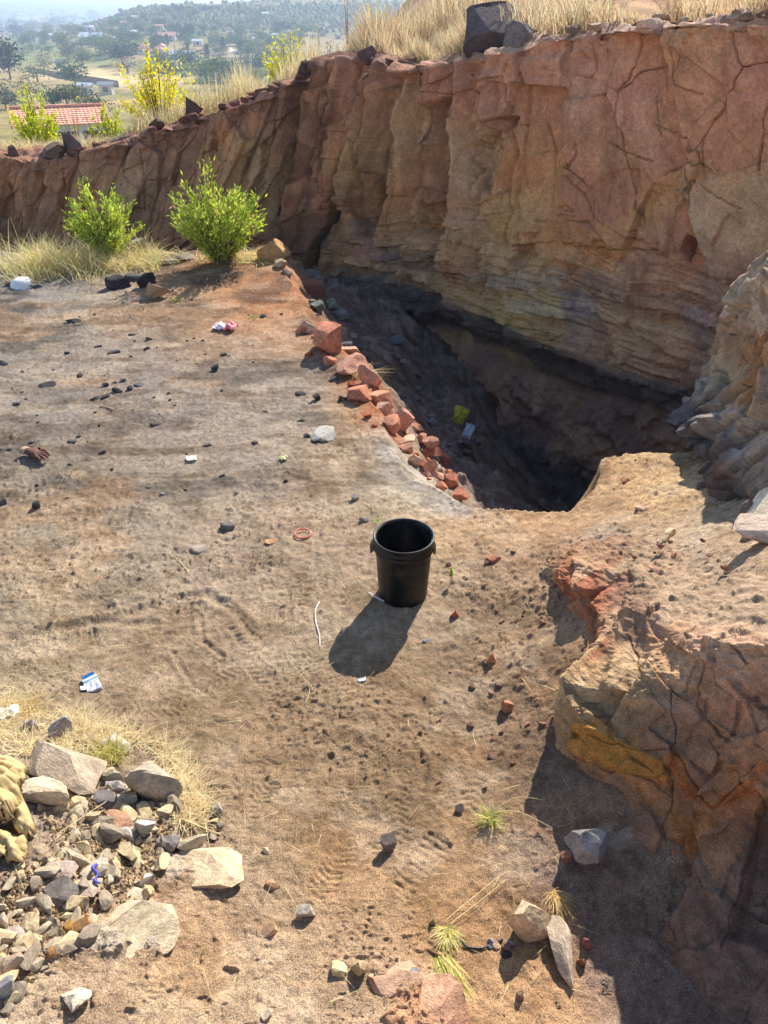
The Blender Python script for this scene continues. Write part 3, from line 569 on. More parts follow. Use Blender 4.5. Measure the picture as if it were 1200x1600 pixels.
# ------------------------------------------------------------------ foreground block on the right
BT = [[(840,885,.03),(846,898,.07),(848,906,.05),(850,914,.0),(853,922,-.08),(856,930,-.03)],
      [(905,846,.13),(892,876,.235),(880,905,.22),(876,930,.11),(878,962,-.06),(880,980,-.03)],
      [(962,836,.22),(985,903,.36),(940,962,.30),(928,1012,.19),(905,1040,.0),(900,1050,-.03)],
      [(1022,850,.32),(1004,958,.47),(975,1002,.40),(886,1068,.29),(880,1140,.10),(878,1210,-.03)],
      [(1082,858,.42),(1060,990,.59),(1048,1018,.545),(985,1078,.45),(925,1185,.165),(905,1290,-.03)],
      [(1142,868,.53),(1130,1000,.71),(1122,1022,.68),(1080,1095,.51),(1020,1220,.24),(960,1400,-.03)],
      [(1212,878,.67),(1200,1002,.85),(1195,1032,.80),(1160,1125,.585),(1100,1250,.30),(1040,1530,-.03)],
      [(1322,885,.82),(1310,1010,1.0),(1310,1050,.93),(1285,1150,.733),(1220,1310,.36),(1120,1660,-.03)],
      [(1460,890,.95),(1445,1030,1.1),(1445,1070,1.035),(1425,1200,.784),(1350,1420,.275),(1230,1850,-.03)],
      [(1700,880,1.1),(1700,1050,1.25),(1700,1100,1.2),(1680,1300,1.0),(1650,1700,.5),(1640,2200,-.03)],
      [(2400,850,1.2),(2400,1030,1.35),(2400,1090,1.3),(2390,1320,1.0),(2380,1750,.5),(2370,2300,-.03)]]
BT = [c + [(c[-1][0] + 10, c[-1][1] + 40, -.35)] for c in BT]
BTw = np.array([[P(u, v, z=z) for (u, v, z) in c] for c in BT])
tcb = np.concatenate([np.linspace(0, 8, 690, endpoint=False), np.linspace(8, 10, 80)]); trb = np.concatenate([np.linspace(0, 1, 90, endpoint=False), np.linspace(1, 2, 60, endpoint=False), np.linspace(2, 3, 110, endpoint=False), np.linspace(3, 5, 220, endpoint=False), np.linspace(5, 6, 24)])
def lin_loft(C, tc, tr):
    C = np.asarray(C, float); i = np.clip(np.floor(tc).astype(int), 0, len(C) - 2); f = (tc - i)[:, None, None]; A = C[i]*(1 - f) + C[i + 1]*f
    j = np.clip(np.floor(tr).astype(int), 0, C.shape[1] - 2); g = (tr - j)[None, :, None]; return A[:, j]*(1 - g) + A[:, j + 1]*g
B = .2*loft(BTw, tcb, trb) + .8*lin_loft(BTw, tcb, trb); nB = normals(smooth_rows(B, 8))
if nB[380, 50, 2] < 0: nB = -nB
nB = smooth_rows(nB, 14); nB /= np.linalg.norm(nB, axis=-1, keepdims=True)
bu, bv = proj(B[..., 0], B[..., 1], B[..., 2]); bx, by, bz = B[..., 0], B[..., 1], B[..., 2]
bs = by*.9 - bx*.45
topm = sstep(1.1, .7, trb)[None, :]; facem = 1 - topm
ci, cj, f1, f2, ox, oy = voronoi(bs*2.4 + .12*fbm(bs*4, bz*4, 2, 401), bz*4.6 + .12*fbm(bs*4 + 5, bz*4, 2, 405), 411); e1 = f2 - f1
DB = facem*(cellrand(ci, cj, 1, 5)*.02 + ox*cellrand(ci, cj, 2, 5)*.09 + oy*cellrand(ci, cj, 3, 5)*.05)
ci2, cj2, f1, f2, ox2, oy2 = voronoi(bs*9, bz*11, 421); e2 = f2 - f1
DB += facem*(cellrand(ci2, cj2, 1, 5)*.007 + ox2*cellrand(ci2, cj2, 2, 5)*.02 + oy2*cellrand(ci2, cj2, 3, 5)*.014)
bedb = noise2((bz + .05*fbm(bs*2, bz*2, 2, 425))*40, bs*1.5, 427)
DB += facem*(bedb*.006 + fbm(bs*6, bz*6, 4, 431)*.005 + noise2(bs*30, bz*46, 433)*.003) + fbm(bx*30, by*30 + bz*20, 3, 435)*.005 + np.clip(fbm(bx*40, by*40 + bz*40, 3, 437), 0, None)*.006
DB += topm*(np.clip(fbm(bx*9, by*9, 4, 441), -.1, None)*.014 + np.clip(fbm(bx*24, by*24, 3, 445), 0, None)*.012)
lip = np.exp(-((trb - 1.15)/.35)**2)[None, :]
DB += lip*(fbm(bx*11, by*11 + bz*9, 4, 451)*.02)
def brel(pts, dep, soft=8.0):
    global DB
    s = sstep(-soft*.3, soft, poly_sd(bu, bv, pts) + 6*fbm(bs*9, bz*9, 2, 461)); DB = DB + dep*s; return s
OCH = brel([(900, 1122), (930, 1128), (985, 1160), (1040, 1190), (1040, 1228), (1000, 1210), (950, 1202), (915, 1185), (896, 1170)], .018, 5)
brel([(1040, 1190), (1052, 1160), (1130, 1240), (1200, 1190), (1200, 1230), (1115, 1262), (1060, 1222)], .02, 8)
brel([(1130, 1470), (1190, 1250), (1260, 1200), (1300, 1500)], -.06, 12)
brel([(905, 950), (925, 935), (935, 1010), (915, 1000)], -.03, 8)
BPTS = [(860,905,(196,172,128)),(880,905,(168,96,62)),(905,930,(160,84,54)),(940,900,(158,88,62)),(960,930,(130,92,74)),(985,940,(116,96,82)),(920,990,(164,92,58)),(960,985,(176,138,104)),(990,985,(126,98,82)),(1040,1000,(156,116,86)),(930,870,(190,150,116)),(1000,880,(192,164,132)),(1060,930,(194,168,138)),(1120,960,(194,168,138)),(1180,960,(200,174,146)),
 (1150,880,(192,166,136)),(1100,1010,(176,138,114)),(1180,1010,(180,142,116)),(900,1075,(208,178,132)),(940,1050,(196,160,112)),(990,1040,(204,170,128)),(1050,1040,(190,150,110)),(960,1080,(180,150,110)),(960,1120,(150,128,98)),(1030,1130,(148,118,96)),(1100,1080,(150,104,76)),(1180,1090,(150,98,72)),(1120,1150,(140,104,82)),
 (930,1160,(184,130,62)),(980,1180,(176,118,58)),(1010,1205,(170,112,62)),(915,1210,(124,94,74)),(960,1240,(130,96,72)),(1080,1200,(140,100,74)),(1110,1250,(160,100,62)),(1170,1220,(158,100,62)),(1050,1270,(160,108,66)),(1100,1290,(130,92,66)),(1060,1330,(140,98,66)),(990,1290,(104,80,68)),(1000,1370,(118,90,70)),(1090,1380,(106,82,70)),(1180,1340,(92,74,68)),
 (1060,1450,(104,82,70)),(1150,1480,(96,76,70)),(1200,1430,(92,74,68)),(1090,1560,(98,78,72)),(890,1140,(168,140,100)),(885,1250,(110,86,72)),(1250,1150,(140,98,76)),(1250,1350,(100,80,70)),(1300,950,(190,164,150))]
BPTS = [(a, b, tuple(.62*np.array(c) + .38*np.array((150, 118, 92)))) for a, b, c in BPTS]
BC = idw(bu - 90*facem*ox/2.4 + 8*fbm(bs*14, bz*14, 4, 471), bv + 160*facem*oy/4.6 + 8*fbm(bs*14 + 4, bz*18, 4, 475), BPTS, 4.0, 8)
OC2 = poly_sd(bu, bv, [(1044, 1196), (1056, 1166), (1118, 1252), (1210, 1186), (1210, 1222), (1116, 1268), (1060, 1236)])
OC3 = poly_sd(bu, bv, [(1036, 1262), (1120, 1276), (1126, 1292), (1082, 1304), (1072, 1340), (1050, 1330)])
for m_, c_ in ((OCH, (198, 138, 66)), (sstep(-2, 5, OC2 + 6*fbm(bs*12, bz*12, 2, 462)), (172, 104, 60)), (sstep(-2, 5, OC3 + 6*fbm(bs*12, bz*12, 2, 463)), (176, 116, 66))): BC = BC*(1 - .8*m_[..., None]) + lin(c_)*(.85 + .35*fbm(bs*8, bz*8, 3, 464))[..., None]*.8*m_[..., None]
bck = np.zeros_like(bs)
for c in [[(1040,1190),(1046,1240),(1030,1290),(1034,1340)], [(896,1180),(950,1204),(1000,1214),(1042,1242)], [(1052,1160),(1084,1215),(1116,1264),(1200,1192)], [(1196,1250),(1160,1360),(1130,1480)], [(930,1150),(1000,1172),(1048,1168)], [(1050,1080),(1056,1160)], [(1060,1300),(1040,1400),(1060,1470)], [(985,1000),(1000,1060),(960,1090)], [(1100,1030),(1092,1100),(1130,1150)]]:
    d, _ = seg_dist(bu + 3*fbm(bs*22, bz*22, 3, 465), bv + 3*fbm(bs*22 + 5, bz*22, 3, 466), c); bck = np.maximum(bck, np.exp(-(d/1.3)**2))
BC *= (1 - .42*bck*facem)[..., None]
BK = (.95 + .5*facem)[..., None]
BC *= (1 + .14*cellrand(ci, cj, 5, 5)*facem + .10*cellrand(ci2, cj2, 5, 5))[..., None]
BC *= (1 + (.16*bedb*facem)[..., None])
BD = B + nB*(DB - .008*bck*facem)[..., None]
me = mesh_np('rock_terrace', BD.reshape(-1, 3), grid_faces(len(tcb), len(trb)), cols=(BC*BK*np.minimum(1, .6/(BC*BK).max(-1))[..., None]).reshape(-1, 3))
o = link('rock_terrace', me, M_BLOCK); tag(o, 'ochre and brown rock terrace edge with an overhanging corner beside the sand', kind='structure')

# ------------------------------------------------------------------ outcrop closing the pit on the right
OT = [[(1050,676,4.75),(1060,665,4.3),(1070,675,4.25),(1078,690,4.15),(1088,718,3.98),(1092,750,3.9)],
      [(1080,640,5.0),(1110,600,4.4),(1110,640,4.2),(1105,690,3.9),(1108,772,3.5),(1110,800,3.45)],
      [(1120,560,5.0),(1140,565,4.3),(1145,630,4.0),(1145,700,3.6),(1140,792,3.2),(1140,820,3.15)],
      [(1165,450,5.1),(1175,468,4.4),(1180,560,4.0),(1185,680,3.5),(1185,802,3.05),(1185,830,3.0)],
      [(1215,400,5.0),(1215,422,4.3),(1225,540,3.8),(1235,680,3.3),(1240,812,2.85),(1240,840,2.8)],
      [(1300,330,4.9),(1300,348,4.2),(1310,500,3.6),(1320,680,3.0),(1330,822,2.6),(1330,850,2.55)],
      [(1460,270,4.8),(1450,290,4.1),(1450,480,3.5),(1450,680,2.9),(1450,830,2.4),(1450,860,2.3)],
      [(1900,180,4.6),(1900,200,3.9),(1900,420,3.3),(1900,640,2.7),(1900,900,2.2),(1900,960,2.1)]]
OTw = np.array([[P(u, v, y=y) for (u, v, y) in c] for c in OT])
tco = np.concatenate([np.linspace(0, 6, 300, endpoint=False), np.linspace(6, 7, 40)]); tro = np.linspace(0, 5, 360)
O_ = .4*loft(OTw, tco, tro) + .6*lin_loft(OTw, tco, tro); nO = normals(smooth_rows(O_, 8))
if nO[150, 200, 2] < 0: nO = -nO
ou, ov = proj(O_[..., 0], O_[..., 1], O_[..., 2]); oxx, oyy, ozz = O_[..., 0], O_[..., 1], O_[..., 2]
os_ = oyy + .4*oxx
ci, cj, f1, f2, ax_, ay_ = voronoi(os_*3.2 + .35*fbm(os_*3, ozz*3, 2, 501), ozz*3.0 + .35*fbm(os_*3 + 5, ozz*3, 2, 505), 511); e1 = f2 - f1
DO = cellrand(ci, cj, 1, 6)*.05 + ax_*cellrand(ci, cj, 2, 6)*.14 + ay_*cellrand(ci, cj, 3, 6)*.12 - .02*np.exp(-(e1/.05)**2)
bedo = noise2((ozz + .08*fbm(os_*2, ozz*2, 2, 515))*24, os_, 517)
DO += bedo*.008*sstep(640, 560, ov) + fbm(os_*5, ozz*5, 4, 521)*.015 + fbm(os_*20, ozz*20, 3, 525)*.007
foldp = np.sin((os_*9 + ozz*14 + 1.2*fbm(os_*2, ozz*2, 2, 531)))*.5 + .5
DO += sstep(640, 690, ov)*foldp*.006
c6, c7, m1, m2, ax2, ay2 = voronoi(os_*8, ozz*9, 513)
DO += cellrand(c6, c7, 1, 6)*.016 + ax2*cellrand(c6, c7, 2, 6)*.045 + ay2*cellrand(c6, c7, 3, 6)*.045
OD = O_ + nO*DO[..., None]
OPTS = [(1180,480,(206,178,150)),(1190,540,(198,138,92)),(1170,560,(190,144,104)),(1150,590,(194,170,136)),(1180,620,(196,142,96)),(1120,630,(170,154,136)),(1140,650,(180,164,148)),(1190,660,(204,178,150)),(1085,660,(104,96,98)),(1110,680,(150,140,136)),(1130,700,(118,108,104)),(1160,700,(168,154,144)),(1100,710,(132,110,98)),(1120,740,(126,100,88)),(1160,740,(150,128,110)),(1190,720,(170,146,124)),(1130,780,(110,90,80)),(1250,600,(196,160,130)),(1300,500,(190,160,140))]
OC = idw(ou + 8*fbm(os_*6, ozz*6, 3, 541), ov + 8*fbm(os_*6 + 3, ozz*6, 3, 545), OPTS, 4.0, 8)
OC *= (1 + .12*cellrand(ci, cj, 5, 6) + .22*bedo*sstep(660, 560, ov) + .12*cellrand(c6, c7, 5, 6) - .12*(1 - foldp)*sstep(640, 690, ov))[..., None]
me = mesh_np('outcrop', OD.reshape(-1, 3), grid_faces(len(tco), 360), cols=np.clip(OC*.95, 0, .7).reshape(-1, 3))
o = link('outcrop', me, M_BLOCK); tag(o, 'banded grey and orange rock outcrop closing the pit', kind='structure')

# ------------------------------------------------------------------ hillside behind the rim, valley, far hills
VU = np.linspace(-420, 1750, 300)
rb = loft(cols_, np.interp(np.clip(VU, -260, 1500), CU_, np.arange(len(CU_))), np.array([.25]))[:, 0]
rb[:, 0] += (VU - np.clip(VU, -260, 1500))/1200*rb[:, 1]*.85
DR = np.concatenate([np.linspace(0, 6, 50, endpoint=False), np.geomspace(6, 5200, 260)])
az = (VU - 600)/1200*.84
VY = rb[:, 1:2] + DR[None, :]; VX = rb[:, 0:1] + az[:, None]*DR[None, :]
def valley0(y): return np.interp(np.log(np.maximum(y, 1)), np.log([10, 13, 20, 40, 80, 180, 400, 900, 1500, 3000, 6000]), [1.0, .2, -1.6, -4.6, -9.2, -13.6, -20, -25, -26, -22, -14])
def hills(x, y):
    a = x/np.maximum(y, 1); uq = 600 + a*1200/.84
    rid = np.interp(uq, [-400, 40, 150, 215, 260, 300, 360, 385, 430, 500, 600, 900, 1500], [-27, -25, -12, -2.0, -.2, 1.2, 1.0, .5, 1, 2, 3, 3, 3])
    h1 = (rid + 27)*np.exp(-((y - 760)/260.0)**2)*(rid > -59)
    rid2 = np.interp(uq, [-400, 330, 370, 400, 440, 500, 600, 800, 1500], [0, 0, 14, 34, 47, 58, 66, 70, 60])
    h2 = rid2*np.exp(-((y - 1500)/420.0)**2)
    rid3 = np.interp(uq, [-600, -100, 40, 140, 240, 400, 1500], [50, 44, 32, 22, 14, 8, 8]); h3 = rid3*sstep(2600, 4200, y)
    return np.clip(h1, 0, None) + h2 + h3
def terrain0(x, y):
    a = x/np.maximum(y, 1); m = sstep(-.13, .03, a)
    sh = 1.75 - .02*np.minimum(y - 10, 60) + .02*y*sstep(12, 30, y)*sstep(80, 30, y)
    sh = sh + sstep(-.03, .12, a)*np.clip(np.minimum(y, 24) - 8.5, 0, None)*.15
    shoulder = np.where(y < 60, sh, sh - (y - 60)*.12)
    z = valley0(y)*(1 - m) + np.maximum(shoulder, -40)*m
    far = sstep(60, 260, y); z = z*(1 - far) + valley0(y)*far
    rough = fbm(x*.02, y*.02, 4, 601)*1.6*sstep(60, 300, y) + fbm(x*.15, y*.15, 3, 605)*.25*sstep(16, 40, y)
    return z + rough + hills(x, y)*sstep(200, 500, y)
bl_ = sstep(0, 5.0, DR)[None, :]
VZ = rb[:, 2:3]*(1 - bl_) + terrain0(VX, VY)*bl_ - .03
VZ += fbm(VX*1.8, VY*1.8, 3, 611)*.05*sstep(40, 15, VY)*sstep(0, .5, DR)[None, :]
tu, tv = proj(VX, VY, VZ)
def at_valley(u, v, ymin=20.0):
    """where the viewing ray of a photo pixel meets the valley floor"""
    ys = np.geomspace(ymin, 4800, 900); z = CAM_Z - ys*math.tan(float(phi(v))); x = (u - CU)/F_PX*(ys*CP + (CAM_Z - z)*SP)
    g = terrain0(x, ys); k = np.argmax(z < g); k = k if (z < g).any() else len(ys) - 1
    return np.array([x[k], ys[k], g[k]])
n1 = fbm(VX*.012, VY*.012, 4, 621); n2 = fbm(VX*.05, VY*.05, 3, 625)
cA, cB, cC = lin((132, 122, 74)), lin((174, 146, 104)), lin((92, 104, 58))
VC = cA + (cB - cA)*np.clip(.5 + n1, 0, 1)[..., None]; VC = VC + (cC - VC)*(np.clip(.2 + n2, 0, 1)*sstep(100, 250, VY))[..., None]*.7
def vpaint(pts, c, s=6, a=1.0):
    global VC
    w = (sstep(-s, s, poly_sd(tu, tv, pts) + 3*fbm(VX*.06, VY*.06, 2, 631))*a)[..., None]*(VY > 60)[..., None]; VC = VC*(1 - w) + lin(c)*w
vpaint([(40, 104), (110, 102), (180, 112), (300, 122), (310, 136), (200, 138), (120, 128), (40, 122)], (206, 178, 128))
vpaint([(100, 66), (150, 66), (150, 78), (100, 76)], (190, 166, 126), 4)
vpaint([(0, 62), (100, 66), (180, 88), (300, 100), (300, 118), (150, 104), (40, 100), (0, 96)], (128, 134, 72), 6, .8)
vpaint([(350, 70), (405, 84), (400, 92), (360, 84)], (224, 208, 184), 3)
vpaint([(225, 22), (380, 20), (440, 0), (700, -40), (700, 60), (380, 60), (250, 46)], (128, 118, 84), 5, .8)
ng = sstep(45, 14, VY)[..., None]; VC = VC*(1 - ng) + (lin((190, 152, 114))*(1 + .4*fbm(VX*2, VY*2, 3, 635))[..., None])*ng
me = mesh_np('valley', np.stack([VX, VY, VZ], -1).reshape(-1, 3), grid_faces(300, len(DR)), cols=VC.reshape(-1, 3))
o = link('valley', me, M_VALLEY); tag(o, 'hillside and village valley below the quarry with far hills', kind='structure')
# flat land closing the ground off around the quarry, well below it
gx0, gy0 = np.meshgrid(np.linspace(-60, 60, 25), np.linspace(-60, 12, 16), indexing='ij')
gz0 = -4.2 + .3*fbm(gx0*.1, gy0*.1, 2, 641)
me = mesh_np('lower_ground', np.stack([gx0, gy0, gz0], -1).reshape(-1, 3), grid_faces(25, 16), cols=np.tile(lin((170, 146, 112)), (gx0.size, 1)))
o = link('lower_ground', me, M_VALLEY); tag(o, 'bare earth round the quarry', kind='structure')

# ------------------------------------------------------------------ haze over the valley
def haze_box():
    x0, x1, y0, y1, z0, z1 = -5200, 5200, -70, 5600, -48, 75
    V = [(x, y, z) for x in (x0, x1) for y in (y0, y1) for z in (z0, z1)]
    Fq = [(0, 1, 3, 2), (4, 6, 7, 5), (0, 4, 5, 1), (2, 3, 7, 6), (0, 2, 6, 4), (1, 5, 7, 3)]
    me = mesh_np('haze', V, Fq, smooth=False)
    m = bpy.data.materials.new('valley_haze'); m.use_nodes = True; nt = m.node_tree; nt.nodes.remove(nt.nodes['Principled BSDF'])
    pvn = N(nt, 'ShaderNodeVolumePrincipled'); pvn.inputs['Color'].default_value = (.62, .78, 1.0, 1); pvn.inputs['Density'].default_value = .00062; pvn.inputs['Anisotropy'].default_value = .35
    nt.links.new(pvn.outputs[0], nt.nodes['Material Output'].inputs['Volume'])
    o = link('haze', me, m); tag(o, kind='stuff')
haze_box()

# ------------------------------------------------------------------ rocks and stones
_rocks = {}
def rock_mesh(seed, sub=2, planes=9, rough=.06, lo=.34, hi=.78, smooth=False):
    key = (seed, sub, planes, lo)
    if key in _rocks: return _rocks[key]
    bm = bmesh.new(); bmesh.ops.create_icosphere(bm, subdivisions=sub, radius=1.0)
    V = np.array([v.co[:] for v in bm.verts]); Ft = np.array([[v.index for v in f.verts] for f in bm.faces]); bm.free()
    r = np.random.default_rng(seed + 1000)
    for _ in range(planes + 4):
        n = r.normal(size=3); n /= np.linalg.norm(n); d = r.uniform(lo, hi)
        s = V @ n - d; V = V - np.clip(s, 0, None)[:, None]*n
    V = V + V*(fbm(V[:, 0]*2 + seed, V[:, 1]*2 + V[:, 2]*1.7, 3, seed)*rough)[:, None]
    mn, mx = V.min(0), V.max(0); V = (V - (mn + mx)/2)/(mx - mn)
    me = mesh_np('rock_%d' % seed, V, Ft=Ft, smooth=smooth); me.materials.append(M_STONE); _rocks[key] = me
    return me
def rock_at(pos, w, d, h, color, label, name='stone', cat='stone', group=None, seed=None, sub=2, rz=None, tilt=(0, 0), sink=.22, mat=None, planes=9, extra=''):
    label = label + extra; seed = R.randrange(14) if seed is None else seed
    o = link(name, rock_mesh(seed, sub, planes)); o.scale = (w, d, h)
    o.rotation_euler = (tilt[0], tilt[1], R.uniform(-.5, .5) if rz is None else rz)
    o.location = (pos[0], pos[1], pos[2] + h*(.5 - sink)); c = lin(color); k = .92 + .16*R.random(); o.color = (*[min(1, x*k) for x in c], 1)
    return tag(o, label, cat, group)
def rock_px(u, v, wp, hp, color, label, **kw):
    """a stone whose visible outline is about wp x hp photo pixels round pixel (u,v)"""
    p = at1(u, v + hp*.22); d = p[1]*CP + (CAM_Z - p[2])*SP; m = d/F_PX; e = float(phi(v))
    W = wp*m*1.08; D = kw.pop('dep', None) or W*.8; H = (hp*m - D*math.sin(e)*.62)/math.cos(e); H = min(max(H, .3*min(W, D)), 1.4*W); kw.pop('x', 0)
    return rock_at(p, W, D, H, color, label, **kw)
def near_to(u, v, marks): return min(marks, key=lambda m: (m[0] - u)**2 + (m[1] - v)**2)[2]
MK_HEAP = [(245,1222,'under the big grey boulder'),(108,1200,'below the long flat slab'),(40,1260,'beside the khaki cloth'),(155,1376,'beside the blue ribbon'),(310,1345,'beside the big pale slab'),(186,1281,'around the flat reddish stone'),(120,1450,'by the orange lumps'),(40,1400,'below the grey-brown cloth'),(20,1540,'at the lower left end of the heap'),(342,1280,'at the straw on the right rim of the heap'),(215,1400,'around the long cream stone')]
MK_COAL = [(52,712,'near the glove'),(299,716,'near the white paper scrap'),(180,605,'around the coal cluster'),(247,455,'in front of the tan wedge-shaped stone'),(353,515,'near the pink and white wrapper'),(473,780,'uphill of the orange ring'),(500,620,'left of the red blocks'),(100,510,'near the white plastic dome'),(150,780,'on the bare dust below the glove'),(430,700,'near the greenish card scrap')]
MK_SAND = [(700,930,'right of the bucket'),(767,1027,'around the pinkish stone'),(840,960,'under the overhanging corner'),(792,1103,'around the pinkish upright stone'),(800,1210,'at the edge of the terrace shadow'),(1040,900,'around the flat reddish flake on the bench'),(1150,890,'in front of the cracked slab on the bench'),(980,880,'near the lip of the bench')]
MK_PIT = [(500,480,'in the head of the shaded gully'),(612,528,'around the long bluish slab'),(722,655,'near the yellow packet'),(560,560,'behind the broad red block'),(660,640,'halfway down the dark slope')]
MK_TREE = [(227,75,'around the large pink-tiled house'),(145,60,'around the wide white-roofed house'),(46,36,'around the long white-roofed building'),(377,75,'around the bare pale yard'),(287,92,'by the long thin white roof'),(415,30,'high on the far hill slope'),(300,40,'at the foot of the hill'),(75,60,'near the power pole'),(140,35,'on the far left plain'),(460,60,'behind the grey twiggy shrub'),(10,100,'at the left edge by the big dark tree'),(320,120,'behind the brown shrubs on the rim'),(140,135,'between the field and the tiled roof'),(420,110,'behind the tall thin yellow bush'),(250,110,'right of the yellow field')]
def size_word(s, a, b): return 'small' if s < a else ('large' if s > b else 'middling')
BIG = dict(sub=3, planes=11)
